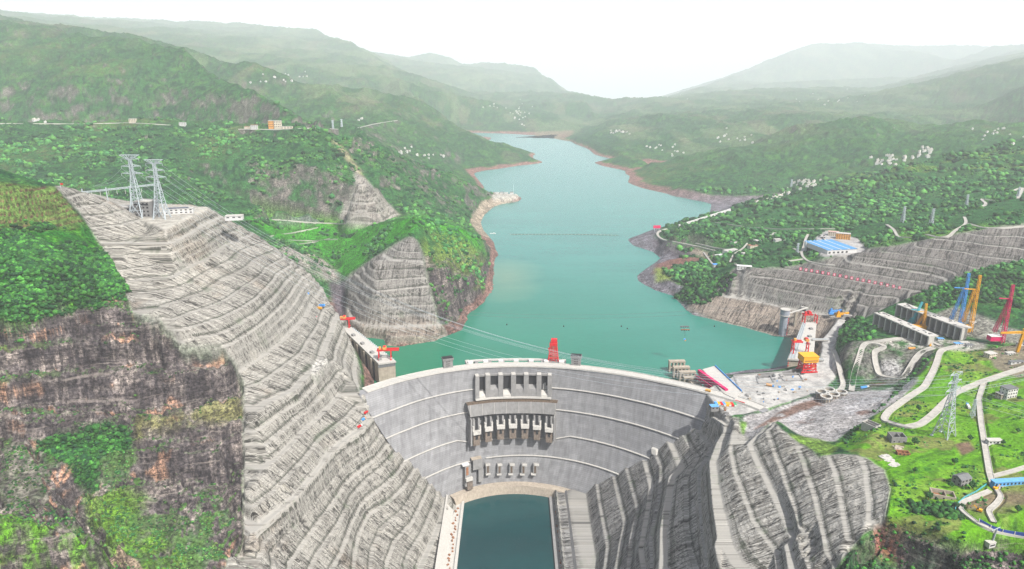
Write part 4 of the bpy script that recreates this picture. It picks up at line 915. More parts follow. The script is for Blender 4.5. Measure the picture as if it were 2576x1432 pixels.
# crest gate bridge (upstream of the crest)
tg0, tg1 = dam_at(1172, 912, -30)[0], dam_at(1422, 912, -30)[0]
def up(th, z, o): return dface(th, 40, o)[:2]+(z,)
gb = ribbon_arc(38, 40.4, -33, -39, tg0, tg1, 40).build('gate_bridge', PALE, dam)
for i in range(7):
    th = tg0+(tg1-tg0)*(0.04+0.92*i/6); p = dbox(th, -20, 40.2, -16, -39, 5.5).build('gate_pier', CONC, dam); dbox(th, 40.3, 44, -19, -27, 8).build('hoist_house', WHITE, p); dbox(th, 40.3, 43, -24.5, -27.5, 3).build('hoist_motor', DARK, p)
for tt in (tg0+0.006, tg1-0.006): dbox(tt, 36, 41.3, -15.5, -39, 7).build('bridge_abutment', PALE, dam)
for i in range(6):
    th = tg0+(tg1-tg0)*(0.04+0.92*(i+0.5)/6); dbox(th, -10, 32, -28, -29.5, 22).build('radial_gate', STEEL, dam)
for (px, py, lb) in ((1127, 925, 'boxy grey lift tower on the crest left of the gate bridge'), (1449, 918, 'boxy grey lift tower on the crest right of the gate bridge')):
    th, z = dam_at(px, py, -16); p = dface(th, 40, -19); t_ = empty('lift_tower', (p[0], p[1], 20), -th, lb, 'tower', 'lift towers on the dam crest')
    MB().box((0, 0, 0), (17, 10, 36)).build('tower_shaft', CONC, t_); MB().box((0, 0, 36), (20, 12.5, 3.2)).build('tower_cap', CONC, t_); MB().box((0, 0, 39.25), (18.5, 11, 1)).build('tower_roof', DARK, t_)
    for xx in (-2.6, 0, 2.6):
        for zz in (24, 28, 32): MB().box((xx, -5.1, zz), (1.3, 0.4, 1.9)).build('window', DARK, t_)
# stilling-pool walls and aprons
for sgn, x0, lb in ((-1, -84, 'left'), (1, 66, 'right')):
    wl = empty('pool_wall', (x0, 760, -196), 0, 'long concrete wall along the %s side of the teal plunge pool' % lb, 'wall', 'walls of the plunge pool')
    m = MB(); p = MB()
    y0, y1 = -340, 292
    sec = [(0, 0), (0, 20), (sgn*4.5, 20.2), (sgn*4.5, 17.8), (sgn*17, 17.8), (sgn*31, 34), (sgn*31, 0)]
    n = len(sec); vs2 = [(a_, y0, b_) for a_, b_ in sec]+[(a_, y1, b_) for a_, b_ in sec]
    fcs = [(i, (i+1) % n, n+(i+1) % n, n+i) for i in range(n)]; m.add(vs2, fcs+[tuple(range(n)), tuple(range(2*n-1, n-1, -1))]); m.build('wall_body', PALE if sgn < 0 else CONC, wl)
    for k in range(75):
        yy = y0+20+k*7.8+random.uniform(-2, 2); p.box((sgn*random.uniform(9, 15), yy, 17.8), (random.uniform(1.5, 4), random.uniform(2, 5), random.uniform(1, 3)), random.random())
    tag(p.build('rubble', BRWN, wl), kind='stuff')

# ---------------------------------------------------------------- objects
def ztop(X, Y, py):                                     # height at which a point over (X, Y) reaches pixel row py
    b = (716-py)/F; return CAMH+Y*(b*CP-SP)/(CP+b*SP)
def gp(px, py, z=None):
    return PZ(px, py, z) if z is not None else hit(px, py)
def ang(a, b): return math.atan2(b[1]-a[1], b[0]-a[0])
# --- transmission pylons
def pylon(pxb, pyb, pxt, pyt, z, label, arms=3, top=True, s=1.0, rz=0.0, grp='lattice pylons on the left cliff top'):
    X, Y, Z0 = gp(pxb, pyb, z); Ht = ztop(X, Y, pyt)-Z0; o = empty('transmission_pylon', (X, Y, Z0), rz, label, 'pylon', grp)
    b = 0.10*Ht; T = 0.62*s; L = 1.05*s
    m = MB(); lat(m, (0, 0, Ht*0.24), (0, 0, Ht*0.70), b*1.35, b*0.42, 7, T, L); m.build('tower_body', STEEL, o)
    m = MB(); lat(m, (0, 0, Ht*0.70), (0, 0, Ht*0.93), b*0.42, b*0.36, 4, T, L*0.9); m.build('tower_neck', STEEL, o)
    for i, j in ((-1, -1), (1, -1), (1, 1), (-1, 1)):
        l = MB(); a_ = Vector((i*b*1.05, j*b*1.05, 0)); c_ = Vector((i*b*0.675, j*b*0.675, Ht*0.24)); l.beam(a_, c_, L*1.2)
        a2 = Vector((-j*b*1.05, i*b*1.05, 0)); c2 = Vector((-j*b*0.675, i*b*0.675, Ht*0.24)); l.beam(a_, c2, T); l.beam(c_, a2, T); l.beam(c_, c2, T); l.beam(a_.lerp(c_, .5), a2.lerp(c2, .5), T); l.box((a_.x, a_.y, -3), (3, 3, 3.4)); l.build('leg', STEEL, o)
    tips = []
    for k in range(arms):
        hh = Ht*(0.70+0.115*k) if arms > 2 else Ht*(0.74+0.16*k); ln = b*(1.7-0.15*k); a = MB()
        for sg in (-1, 1):
            tip = Vector((sg*ln, 0, hh+1))
            for q in (-1, 1):
                a.beam((sg*b*0.2, q*b*0.2, hh+b*0.35), tip, T); a.beam((sg*b*0.2, q*b*0.2, hh), tip, T)
                for r_ in (.35, .65): a.beam(Vector((sg*b*0.2, q*b*0.2, hh)).lerp(tip, r_), Vector((sg*b*0.2, q*b*0.2, hh+b*0.35)).lerp(tip, r_), T*.8)
            a.beam(tip, tip-Vector((0, 0, 4)), 0.5); tips.append(o.location+Vector((tip.x*math.cos(rz)-tip.y*math.sin(rz), tip.x*math.sin(rz)+tip.y*math.cos(rz), tip.z-4)))
        a.build('crossarm', STEEL, o)
    if top:
        a = MB(); w_ = b*1.45; hh = Ht*0.93
        for q in (-1, 1):
            a.beam((-w_, q*b*.3, Ht), (w_, q*b*.3, Ht), T); a.beam((-w_, q*b*.3, Ht), (-b*0.18, q*b*.18, hh), T); a.beam((w_, q*b*.3, Ht), (b*0.18, q*b*.18, hh), T)
            for r_ in (-.6, -.2, .2, .6): a.beam((w_*r_, q*b*.3, Ht), (b*.18*(1 if r_ > 0 else -1), q*b*.18, hh), T*.8)
        for r_ in (-1, -.5, 0, .5, 1): a.beam((w_*r_, -b*.3, Ht), (w_*r_, b*.3, Ht), T)
        a.build('peak_frame', STEEL, o)
    return o, tips
pA, tipsA = pylon(350, 546, 332, 390, 300, 'taller grey lattice pylon, left one of the pair on the cliff top'); pB, tipsB = pylon(408, 549, 396, 402, 300, 'grey lattice pylon, right one of the pair on the cliff top')
pC, tipsC = pylon(2374, 1098, 2391, 930, None, 'tall grey lattice pylon standing in the grass on the right bank', 3, False, 0.75, 0.5, None)
for (a, b, c, d) in ((2228, 560, 2228, 538), (2310, 535, 2312, 512), (2330, 530, 2332, 508), (2050, 545, 2050, 520), (1010, 560, 1010, 540)) if False else ():
    pass
n_small = 0
for (px, py, pt) in ((2342, 565, 525), (2270, 560, 520), (2430, 520, 490), (2005, 640, 612), (2025, 632, 607), (860, 320, 300), (838, 325, 303), (2445, 1050, 1005), (2560, 495, 470), (1990, 470, 452)):
    X, Y, Z0 = hit(px, py); Hh = max(ztop(X, Y, pt)-Z0, 12); n_small += 1; o = empty('transmission_pylon', (X, Y, Z0), random.uniform(0, 1), 'small pale lattice pylon '+['upper left of the zigzag track above the grey right slope', 'above the terraced plots right of the blue warehouse', 'by the road on the upper right hillside', 'right one beside the promontory trees', 'left one beside the promontory trees', 'right one on the left mountain ridge', 'left one on the left mountain ridge', 'in the grass right of the big pylon', 'at the upper right edge near the hill road', 'near the right bay village'][n_small-1], 'pylon', 'small far pylons')
    m = MB(); lat(m, (0, 0, 0), (0, 0, Hh), Hh*0.2, Hh*0.04, 6, 0.6*Y/1400, 0.9*Y/1400); m.build('tower_body', STEEL, o)
    for k in (0.72, 0.86, 0.97): MB().beam((-Hh*.15, 0, Hh*k), (Hh*.15, 0, Hh*k), 0.9*Y/1400).build('crossarm', STEEL, o)
# overhead wires from the left pylons across the gorge
def wire(a, b, sag, r, name='power_line', label='thin overhead power line crossing the gorge', grp='overhead lines across the gorge', mat=None, cat='wire'):
    m = MB(); a, b = Vector(a), Vector(b); pts = []
    for i in range(41): t = i/40; p = a.lerp(b, t); p.z -= sag*4*t*(1-t); pts.append(p)
    for i in range(40): m.beam(pts[i], pts[i+1], r)
    return tag(m.build(name, mat or STEEL), label, cat, grp)
WL = ['lowest left', 'lowest right', 'middle left', 'middle right', 'topmost left', 'topmost right']
for k, (t_, e) in enumerate(zip(tipsB+tipsA[::2], tipsC+tipsC[::2])): wire(t_, e, 105+5*k, 0.2, label='thin wire across the gorge from the %s arm of the %s pylon' % ((WL[k], 'right hand') if k < 6 else (WL[(k-6)*2], 'taller')))
for k, t_ in enumerate(tipsA[:4]): wire(t_, tuple(Vector(gp(235, 480, 345))+Vector((0, k*4, 8))), 5, 0.2, label='thin wire running from the left pylon to the switchyard', grp='switchyard wires')
for k, e in enumerate(tipsC[:4]): wire(e, (760+k*6, 560, 190-k*8), 12, 0.2, label='thin wire leaving the right bank pylon towards the lower right', grp='wires on the right bank')
for k, e in enumerate(tipsC[:4]): wire(e, (1000, 900+k*10, 230-k*8), 18, 0.2, label='thin wire leaving the right bank pylon towards the upper right', grp='wires on the right bank')
# switchyard portal
X, Y, Z0 = gp(272, 507, 318); g = empty('switchyard_portal', (X, Y, Z0), 0, 'pale steel portal of posts and a long beam behind the cliff-top building', 'portal')
for dx in (-34, 0, 34): MB().box((dx, dx*0.5, -14), (1.6, 1.6, 40)).build('post', STEEL, g)
m = MB(); lat(m, (-62, -31, 18), (78, 39, 26), 2.2, 2.2, 22, 0.5, 0.8); m.build('beam', STEEL, g)
for k in range(9): MB().box((-45+k*12, (-45+k*12)*0.5, 12), (0.5, 0.5, 8)).build('insulator', WHITE, g)
# --- generic buildings
def building(name, px, py, d, rz, wall, roofm, label, cat='building', grp=None, z=None, floors=1, wins=4, flat=True, sink=3, par=True, two=True):
    X, Y, Z0 = gp(px, py, z); o = empty(name, (X, Y, Z0), rz, label, cat, grp); w_, dp, h = d
    MB().box((0, 0, -sink), (w_, dp, h+sink)).build('wall', wall, o)
    if flat: MB().box((0, 0, h+0.003), (w_+0.9, dp+0.9, max(0.5, h*0.05))).build('roof', roofm, o)
    else:
        r = MB(); rh = min(w_, dp)*0.28; r.add([(-w_/2-.5, -dp/2-.5, h), (w_/2+.5, -dp/2-.5, h), (w_/2+.5, dp/2+.5, h), (-w_/2-.5, dp/2+.5, h), (-w_/2-.5, 0, h+rh), (w_/2+.5, 0, h+rh)], [(0, 1, 5, 4), (2, 3, 4, 5), (0, 4, 3), (1, 2, 5), (3, 2, 1, 0)]); r.build('roof', roofm, o)
    fh = h/floors
    for f in range(floors):
        for i in range(wins):
            x = (i-(wins-1)/2)*w_/wins; zc = f*fh+fh*0.35; wi = w_/wins*0.45
            MB().box((x, -dp/2-0.08, zc), (wi, 0.2, fh*0.42)).build('window', DARK, o)
            if two and i < max(2, wins*dp/w_): MB().box((-w_/2-0.08, (i-(max(2, wins*dp/w_)-1)/2)*dp/max(2, wins*dp/w_), zc), (0.2, dp/wins*0.4, fh*0.42)).build('window', DARK, o)
    return o
TILE = plain('roof_tile', (0.25, 0.12, 0.08), 0.8); CREAM = plain('cream_wall', (0.5, 0.45, 0.36), 0.9); ROOFG = plain('roof_grey', (0.12, 0.125, 0.13), 0.8); ROOFB = plain('roof_blue', (0.10, 0.28, 0.52), 0.5, var=0.1); OCH = plain('ochre_wall', (0.55, 0.27, 0.07), 0.8)
t_ = building('control_building', 372, 543, (30, 26, 27), -0.15, CONC, PALE, 'tall grey concrete block building behind the two cliff-top pylons', z=300, floors=4, wins=4)
MB().box((0, -13.2, 21.5), (27, 0.5, 2)).build('parapet_band', DARK, t_)
building('service_building', 312, 531, (38, 24, 9), -0.1, CONC, PALE, 'low grey flat roofed building left of the cliff-top pylons', z=303, wins=6)
t_ = building('service_building', 452, 537, (48, 13, 9), 0.28, WHITE, PALE, 'long white low building with solar panels right of the cliff-top pylons', z=300, wins=6, floors=2)
MB().box((-2, 1, 9.6), (36, 8, 0.8)).build('solar_panel', plain('panel_blue', (0.02, 0.03, 0.07), 0.3), t_)
building('service_building', 590, 549, (30, 16, 5), 0.2, WHITE, PALE, 'small white hut on the slope shoulder right of the cliff-top platform', z=290, wins=3)
# fence posts and flag on the upper left edge
X, Y, Z0 = hit(153, 474); fo = empty('flag', (X, Y, Z0), 0, 'tiny red flag on a pole at the top of the left slope', 'flag'); MB().box((0, 0, 0), (0.5, 0.5, 9)).build('pole', STEEL, fo); MB().box((2.6, 0, 5.5), (4.5, 0.3, 3)).build('banner', RED, fo)
# --- left slope derricks
def derrick(px, py, z, mat, label, mast_h, jib, ja, lean=0.05, name='derrick_crane', grp=None, cat='crane', thick=1.0, body=True, jz=None):
    X, Y, Z0 = gp(px, py, z); o = empty(name, (X, Y, Z0), 0, label, cat, grp); T = 0.7*thick; L = 1.15*thick
    if body: MB().box((0, 0, -1), (9, 8, 4)).box((0, 0, 3), (6, 5, 3)).build('machine_house', mat, o)
    m = MB(); lat(m, (-mast_h*lean, 0, 4), (mast_h*0.02, 0, mast_h), 4*thick, 1.6*thick, 7, T, L); m.build('mast', mat, o)
    m = MB(); lat(m, (-mast_h*0.22, 4, 4), (0, 0, mast_h*0.93), 2.2*thick, 1.4*thick, 7, T, L*0.9); m.build('back_stay', mat, o)
    jx, jy = math.cos(ja)*jib, math.sin(ja)*jib; m = MB(); j_ = mast_h*0.14 if jz is None else jz; lat(m, (2, 0, 5), (jx, jy, 5+j_), 3.4*thick, 2.2*thick, 9, T, L); m.build('jib', mat, o)
    MB().beam((mast_h*0.02, 0, mast_h), (jx*0.85, jy*0.85, 5+j_), 0.5*thick).build('pendant', DARK, o); return o
derrick(778, 776, 104, BLUE, 'blue lattice derrick crane on the left slope', 32, 34, -0.25, grp=None, thick=1.1)
derrick(769, 781, 104, YEL, 'yellow lattice derrick crane beside the blue one on the left slope', 26, 36, -0.3, thick=1.1); derrick(752, 808, 99, MAG, 'dark red lattice derrick crane lower on the left slope', 30, 36, -0.15, thick=1.1)
derrick(2090, 789, 46, BLUE, 'small blue derrick crane against the grey right slope', 12, 26, 0.1); derrick(2108, 796, 46, YEL, 'small yellow derrick crane against the grey right slope', 12, 24, 0.15)
# --- gantry cranes
def gantry(px, py, z, rz, span, depth, h, label, over=10, hoist=OCH, thick=1.8, grp='red gantry cranes on the intake decks', x_hoist=0.0):
    X, Y, Z0 = gp(px, py, z); o = empty('gantry_crane', (X, Y, Z0), rz, label, 'crane', grp)
    for sx in (-1, 1):
        for sy in (-1, 1): m = MB(); m.beam((sx*span/2, sy*depth/2, 0.6), (sx*span/2, sy*depth/2*0.7, h), thick*0.95); m.box((sx*span/2, sy*depth/2, 0), (3.4, 2.4, 1)); m.build('leg', RED, o)
        MB().beam((sx*span/2, -depth/2, h*0.45), (sx*span/2, depth/2, h*0.45), thick*0.7).build('tie_beam', RED, o)
        MB().beam((sx*span/2, -depth/2*.8, h*0.93), (sx*span/2, depth/2*.8, h*0.93), thick*0.8).build('tie_beam', RED, o)
    for sy in (-1, 1): MB().box(((over)/2 if True else 0, sy*depth/2*0.62, h), (span+over+6, 2.0, 2.8)).build('girder', RED, o)
    tr = MB().box((x_hoist, 0, h+2.85), (6.5, depth*0.9, 4.2)).build('trolley', hoist, o); MB().box((x_hoist, 0, h+7.1), (4.5, depth*0.6, 1.3)).build('trolley_roof', RED, tr)
    MB().box((-span/2+2.5, 0, h+2.85), (4, 5, 4)).build('cabin', hoist, o); return o
IA = math.atan2(-154, 128)                               # direction of the left intake deck
gantry(969, 903, 41, 0.1, 22, 12, 17, 'red gantry crane at the near end of the left intake deck', 12)
gantry(868, 823, 41, 0.1, 18, 11, 17, 'red gantry crane at the far end of the left intake deck', 10)
gantry(2036, 811, 41, 0.05, 26, 12, 17, 'red gantry crane at the far end of the right intake deck', -12, x_hoist=-3, hoist=RED)
gantry(2011, 888, 41, -0.05, 27, 12, 22, 'red gantry crane halfway along the right intake deck', -14, x_hoist=10)
# --- intake blocks
def intake(pts, z0, z1, rz, label, side):
    P_ = [PZ(a, b, z1) for a, b in pts]; c = Vector((sum(p[0] for p in P_)/4, sum(p[1] for p in P_)/4, z0)); o = empty('intake_tower', c, 0, label, 'intake', 'water intake blocks on both banks')
    pl = [(p[0]-c.x, p[1]-c.y) for p in P_]; MB().prism(pl, 0, z1-z0-3).build('intake_body', TAN, o)
    big = [(x*1.03, y*1.02) for x, y in pl]; MB().prism(big, z1-z0-2.99, z1-z0).build('deck', PALE, o)
    return o, [Vector((x, y, 0)) for x, y in pl], z1-z0
o, q, h = intake([(862, 826), (886, 824), (994, 908), (951, 914)], -12, 41, 0, 'long pale concrete intake block at the water edge by the left end of the dam', 1)
# q: far-left, far-right, near-right, near-left ; openings face the rock, racks face the water
for k in range(5):
    t = 0.12+0.19*k; p = q[3].lerp(q[0], t); d = (q[0]-q[3]).normalized(); m = MB(); a = p-d*4.5; b = p+d*4.5; n_ = Vector((-d.y, d.x, 0));
    if n_.dot(q[3]-q[2]) < 0: n_ = -n_
    m.prism([tuple((a+n_*v)[:2]) for v in (0,)]+[tuple((b+n_*v)[:2]) for v in (0,)]+[tuple((b+n_*0.8)[:2]), tuple((a+n_*0.8)[:2])], 4, h-6); m.build('gate_slot', DARK, o)
    m = MB(); a = p+d*9.5-d*2; b = p+d*9.5+d*2; m.prism([tuple(a[:2]), tuple(b[:2]), tuple((b+n_*2.5)[:2]), tuple((a+n_*2.5)[:2])], 0, h-3.1); m.build('buttress', TAN, o)
def along(a, b, n): return [a.lerp(b, (i+0.5)/n) for i in range(n)]
m = MB(); 
for p in along(q[1]*0.97, q[2]*0.97, 26): m.box((p.x, p.y, h), (1.0, 3.0, 1.6), IA)
tag(m.build('trash_rack', STEEL, o), 'row of pale steel rack heads along the water side')
for t in (0.25, 0.5, 0.75, 0.93): p = (q[0].lerp(q[3], t)*0.75+q[1].lerp(q[2], t)*0.25); MB().box((p.x, p.y, h), (7, 6, 4), IA).build('hoist_house', CONC, o)
MB().prism([tuple((v*1.005)[:2]) for v in (q[3], q[2])]+[tuple((q[2]+Vector((0, -1.0, 0)))[:2]), tuple((q[3]+Vector((0, -1.0, 0)))[:2])], h-9, h-3.2).build('dark_recess', ROOFG, o)
o, q, h = intake([(2019, 812), (2053, 812), (2046, 905), (1983, 902)], -12, 41, 0, 'long pale intake block with rows of racks below the right slope', -1)
m = MB()
for k in range(44):
    p = q[0].lerp(q[3], (k+0.5)/44); r = q[1].lerp(q[2], (k+0.5)/44); e = p.lerp(r, 0.03); f = p.lerp(r, 0.26); m.beam((e.x, e.y, h+0.5), (f.x, f.y, h+0.5), 0.9)
for tt in (0.03, 0.14, 0.26): a = q[0].lerp(q[1], tt); b = q[3].lerp(q[2], tt); m.beam((a.x, a.y, h+1), (b.x, b.y, h+1), 0.8)
tag(m.build('trash_rack', STEEL, o), 'ladder-like pale rack frames along the water side of the deck')
for t in (0.2, 0.42, 0.62, 0.85): p = q[0].lerp(q[3], t).lerp(q[1].lerp(q[2], t), 0.7); MB().box((p.x, p.y, h), (6, 7, 3), 0.1).build('hoist_house', CONC, o)
m = MB(); n_ = (q[2]-q[3]).normalized()
for k in range(9): m.box((q[3].x+0.8, q[3].y-0.6, 8+k*5), (1.6, 1.0, 2.0))
m.build('level_gauge', RED, o)
for (a, b, c_, d_, lb) in ((2043, 855, 2084, 855, 'far'), (2040, 903, 2072, 906, 'near')):
    A = Vector(PZ(a, b, 42.5)); B = Vector(PZ(c_, d_, 42.5)); w_ = empty('access_bridge', A, 0, 'narrow concrete bridge from the intake deck to the crest road, %s one of two' % lb, 'bridge', 'access bridges'); MB().beam((0, 0, 0), B-A, 6, 2.2).build('bridge_deck', PALE, w_)
    for sy in (-1, 1): MB().beam((0, sy*2.8, 1.6), (B-A)+Vector((0, sy*2.8, 1.6)), 0.3, 1.0).build('railing', STEEL, w_)
# --- gate shaft tower in the water
X, Y, _ = PZ(1968, 843, 0); tw = empty('gate_tower', (X, Y, -25), 0, 'round grey concrete tower rising from the water with a wide cap and footbridge', 'tower'); zt = ztop(X, Y, 779)+25
MB().cyl((0, 0, 0), 8.6, zt-13, 12).build('tower_shaft', plain('tower_grey', (0.24, 0.26, 0.30), 0.8), tw); MB().cyl((0, 0, zt-13), 11.2, 1.4, 16).build('gallery', PALE, tw); MB().cyl((0, 0, zt-11.5), 9.6, 11.5, 16).build('tower_head', plain('tower_grey', (0.24, 0.26, 0.30)), tw); MB().cyl((0, 0, zt), 10.4, 1.2, 16).build('tower_roof', PALE, tw)
MB().beam((9, 2, zt-9.5), (58, 26, zt-5), 4, 1.6).build('footbridge', PALE, tw)
m = MB()
for k in range(10): m.box((6.4, -6.3, 28+k*4), (1.4, 1.4, 2))
m.build('level_gauge', RED, tw)
for xx in (30,): MB().box((xx, 13, 0), (5, 5, zt-11)).build('bridge_pier', TAN, tw)
# --- red tower crane on the dam gate bridge
th, z = dam_at(1392, 905, -30); pz = dface(th, 40, -30); o = empty('tower_gantry', (pz[0], pz[1], 40.5), -th, 'tall narrow red lattice gantry tower on the dam crest', 'crane'); Hc = ztop(pz[0], pz[1], 853)-40.5
for sx in (-1, 1):
    for sy in (-1, 1): MB().beam((sx*9, sy*6, 0), (sx*5.5, sy*4.5, Hc*0.72), 1.7).build('leg', RED, o)
for k in (0.18, 0.36, 0.54, 0.72):
    f = 9-3.5*k/0.72; g_ = 6-1.5*k/.72; m = MB()
    for sy in (-1, 1): m.beam((-f, sy*g_, Hc*k), (f, sy*g_, Hc*k), 1.4)
    for sx in (-1, 1): m.beam((sx*f, -g_, Hc*k), (sx*f, g_, Hc*k), 1.2)
    m.build('cross_frame', RED, o)
    m = MB()
    for sy in (-1, 1): m.beam((-f, sy*g_, Hc*k), (f, sy*g_, Hc*(k-0.18)), 0.8); m.beam((f, sy*g_, Hc*k), (-f, sy*g_, Hc*(k-0.18)), 0.8)
    m.build('brace', RED, o)
MB().box((0, 0, Hc*0.73), (14, 11, Hc*0.10)).build('machine_deck', RED, o); MB().box((1, 0, Hc*0.835), (11, 9, Hc*0.165)).build('hoist_house', RED, o); MB().box((-7.5, -3, Hc*0.5), (3.5, 3.5, 5)).build('cabin', RED, o); MB().box((0, 0, -0.6), (26, 15, 2.2)).build('rail_base', CONC, o)
# --- big yellow-topped red gantry on the right
X, Y, Z0 = PZ(2029, 932, 41); o = empty('tower_gantry', (X, Y, Z0), 0.08, 'tall red lattice gantry with a big yellow machine house on the right bank', 'crane'); Hc = ztop(X, Y, 893)-Z0
for sx in (-1, 1):
    for sy in (-1, 1): MB().beam((sx*12.5, sy*9, 0), (sx*10.5, sy*8, Hc*0.64), 1.9).build('leg', RED, o)
for k in (0.2, 0.42, 0.63):
    m = MB()
    for sy in (-1, 1): m.beam((-12, sy*8.6, Hc*k), (12, sy*8.6, Hc*k), 1.4); m.beam((-12, sy*8.6, Hc*k), (0, sy*8.6, Hc*(k-.2)), .9); m.beam((12, sy*8.6, Hc*k), (0, sy*8.6, Hc*(k-.2)), .9)
    for sx in (-1, 1): m.beam((sx*12, -8.6, Hc*k), (sx*12, 8.6, Hc*k), 1.2)
    m.build('cross_frame', RED, o)
MB().box((0, 0, Hc*0.65), (27, 22, Hc*0.35)).build('machine_house', YEL, o); MB().box((0, 0, Hc+0.01), (28, 23, 0.9)).build('roof', YEL, o); MB().box((8, -6, Hc*0.3), (5, 5, 4)).build('cabin', YEL, o)
for sy in (-1, 1): MB().box((0, sy*9.3, 0), (30, 2.5, 1.6)).build('bogie', RED, o)
MB().box((0, -11.15, Hc*0.74), (24, 0.3, Hc*0.05)).build('vent_band', BRWN, o)
# --- trash-rack frames standing in the water
for k, (a, b) in enumerate(((1703, 907), (1714, 922), (1729, 934), (1741, 948), (1752, 962))):
    X, Y, _ = PZ(a, b, 22); n_leg = 5; wd = 31 if k < 4 else 20; cw = empty('pier_frame', (X, Y, -12), 0.05, 'tan concrete comb-like pier standing in the water, number %s from the far end' % ['one', 'two', 'three', 'four', 'five'][k], 'pier', 'row of comb-like piers')
    cw['label'] = ['farthest tan comb-like pier standing in the water', 'second farthest tan comb-like pier in the water', 'middle one of the five tan comb-like piers', 'second nearest tan comb-like pier in the water', 'nearest tan comb-like pier beside the dark red truss'][k]
    MB().box((0, 0, 31), (wd, 9, 3)).build('cap', TAN, cw)
    for i in range(n_leg): MB().box((-wd/2+1.8+i*(wd-3.6)/(n_leg-1), 0, 0), (3.0, 8.2, 31-0.02)).build('column', TAN, cw)
    MB().box((0, 0, 20), (wd-0.6, 7.0, 1.6)).build('tie', TAN, cw)
# --- pier with dark red truss and blue railing
dk = [PZ(*v, 42.5) for v in ((1767, 929), (1800, 920), (1866, 985), (1850, 1003), (1822, 990))]; c = Vector((sum(p[0] for p in dk)/5, sum(p[1] for p in dk)/5, 0)); o = empty('gate_pier', c, 0, 'pale deck block with a dark red truss along one side by the dam end', 'pier')
MB().prism([(p[0]-c.x, p[1]-c.y) for p in dk], 36, 42.5).build('deck', PALE, o)
A = Vector(PZ(1758, 934, 42))-c; B = Vector(PZ(1828, 984, 42))-c; A.z = B.z = 42; d = (B-A).normalized(); n_ = Vector((-d.y, d.x, 0))
MB().beam(A, B, 5.5, 6.5).build('truss_cover', MAG, o); m = MB(); lat(m, A-Vector((0, 0, 9))-n_*3, B-Vector((0, 0, 9))-n_*3, 6, 6, 14, 0.7, 1.2); m.build('truss', MAG, o)
A2 = Vector(PZ(1799, 920, 43.6))-c; B2 = Vector(PZ(1866, 984, 43.6))-c; MB().beam(A2, B2, 0.8, 3.0).build('blue_railing', BLUE, o)
for k in range(5):
    p = (A+Vector((12, 4, 0))).lerp(B+Vector((8, 4, 0)), (k+0.5)/5); MB().box((p.x, p.y, -10), (6, 14, 46)).build('column', CONC, o)
# --- yard: retaining wall, pits, wall edges
wl = [PZ(*v, 40.8) for v in ((1846, 944), (1984, 933), (2062, 904))]
o = empty('retaining_wall', (wl[0][0], wl[0][1], -10), 0, 'grey concrete wall holding the right bank yard above the water', 'wall')
for a, b in zip(wl[:-1], wl[1:]): m = MB(); A = Vector(a)-o.location; B = Vector(b)-o.location; A.z = B.z = 25.4; m.beam(A, B, 3.0, 50.8); m.build('wall_panel', CONC, o)
wl2 = [PZ(*v, 40.8) for v in ((1846, 944), (1862, 985), (1878, 990))]; A = Vector(wl2[0])-o.location; B = Vector(wl2[1])-o.location; A.z = B.z = 25.4; MB().beam(A, B, 2.6, 50.6).build('wall_panel', CONC, o)
for i, cs in enumerate((((1904, 947), (1937, 945), (1945, 962), (1909, 965)), ((1962, 942), (2008, 940), (2018, 956), (1974, 959)))):
    q_ = [Vector(PZ(a, b, 40)) for a, b in cs]; c = sum(q_, Vector())/4; o = empty('gate_pit', c, 0, ['left', 'right'][i]+' deep square concrete pit sunk in the yard of the right bank', 'pit', 'square gate pits in the yard')
    for a, b in zip(q_, q_[1:]+q_[:1]):
        A = (a-c)*1.06; B = (b-c)*1.06; A.z = B.z = -6.0; MB().beam(A, B, 2.2, 13.6).build('pit_wall', CONC, o)
    MB().prism([tuple((v-c)[:2]) for v in q_], -12.6, -11.6).build('pit_floor', ROOFG, o)
for k in range(46):                                       # stacked materials and machines on the yard
    px, py = random.choice([(random.uniform(1865, 2050), random.uniform(965, 990)), (random.uniform(1890, 2030), random.uniform(938, 962)), (random.uniform(1850, 1960), random.uniform(990, 1012)), (random.uniform(1800, 1832), random.uniform(1022, 1050))])
    X, Y, _ = PZ(px, py, 40); m_ = random.choice((CONC, ROOFG, BRWN, CONC, TAN, BLUE)); s_ = random.uniform(1.5, 4)
    mm = MB().box((0, 0, 0), (s_, s_*random.uniform(0.7, 1.8), random.uniform(0.8, 2.4)), random.random()*3).box((s_*0.2, 0, random.uniform(0.8, 1.4)), (s_*0.5, s_*0.5, 1.2)); o = mm.build('material_stack', m_); o.location = (X, Y, 39.7); tag(o, 'small stack of site material lying on the pale yard', 'stack', 'stacks of material on the yard')
# containers
for k, (c_, nm) in enumerate(((BLUE, 'blue'), (YEL, 'yellow'), (RED, 'red'), (BLUE, 'blue'), (YEL, 'yellow'), (OCH, 'orange'), (RED, 'red'), (plain('paint_green', (0.02, 0.30, 0.12), 0.5), 'green'))):
    X, Y, _ = PZ(1801+k*6.7, 1018+k*0.3, 40); o = empty('container', (X, Y, 39.8), 0.03, '', 'container', 'row of coloured containers by the dam end'); w_ = 4.2
    o['label'] = ['blue container at the left end of the coloured row', 'yellow container next to the leftmost blue one', 'red container third from the left in the row', 'blue container in the middle of the coloured row', 'yellow container just left of the orange one', 'orange container in the coloured row by the dam', 'red container next to the green one', 'green container at the right end of the coloured row'][k]
    MB().box((0, 0, 0), (w_, 9, 3.6)).build('body', c_, o); MB().box((0, -4.55, 0.3), (w_*0.8, 0.2, 2.9)).build('door', WHITE if k % 2 else c_, o)
building('shelter', 1796, 1028, (12, 9, 5), 0.1, CONC, ROOFB, 'small shelter with a pale blue roof at the corner of the yard', 'shelter', z=40, wins=2)
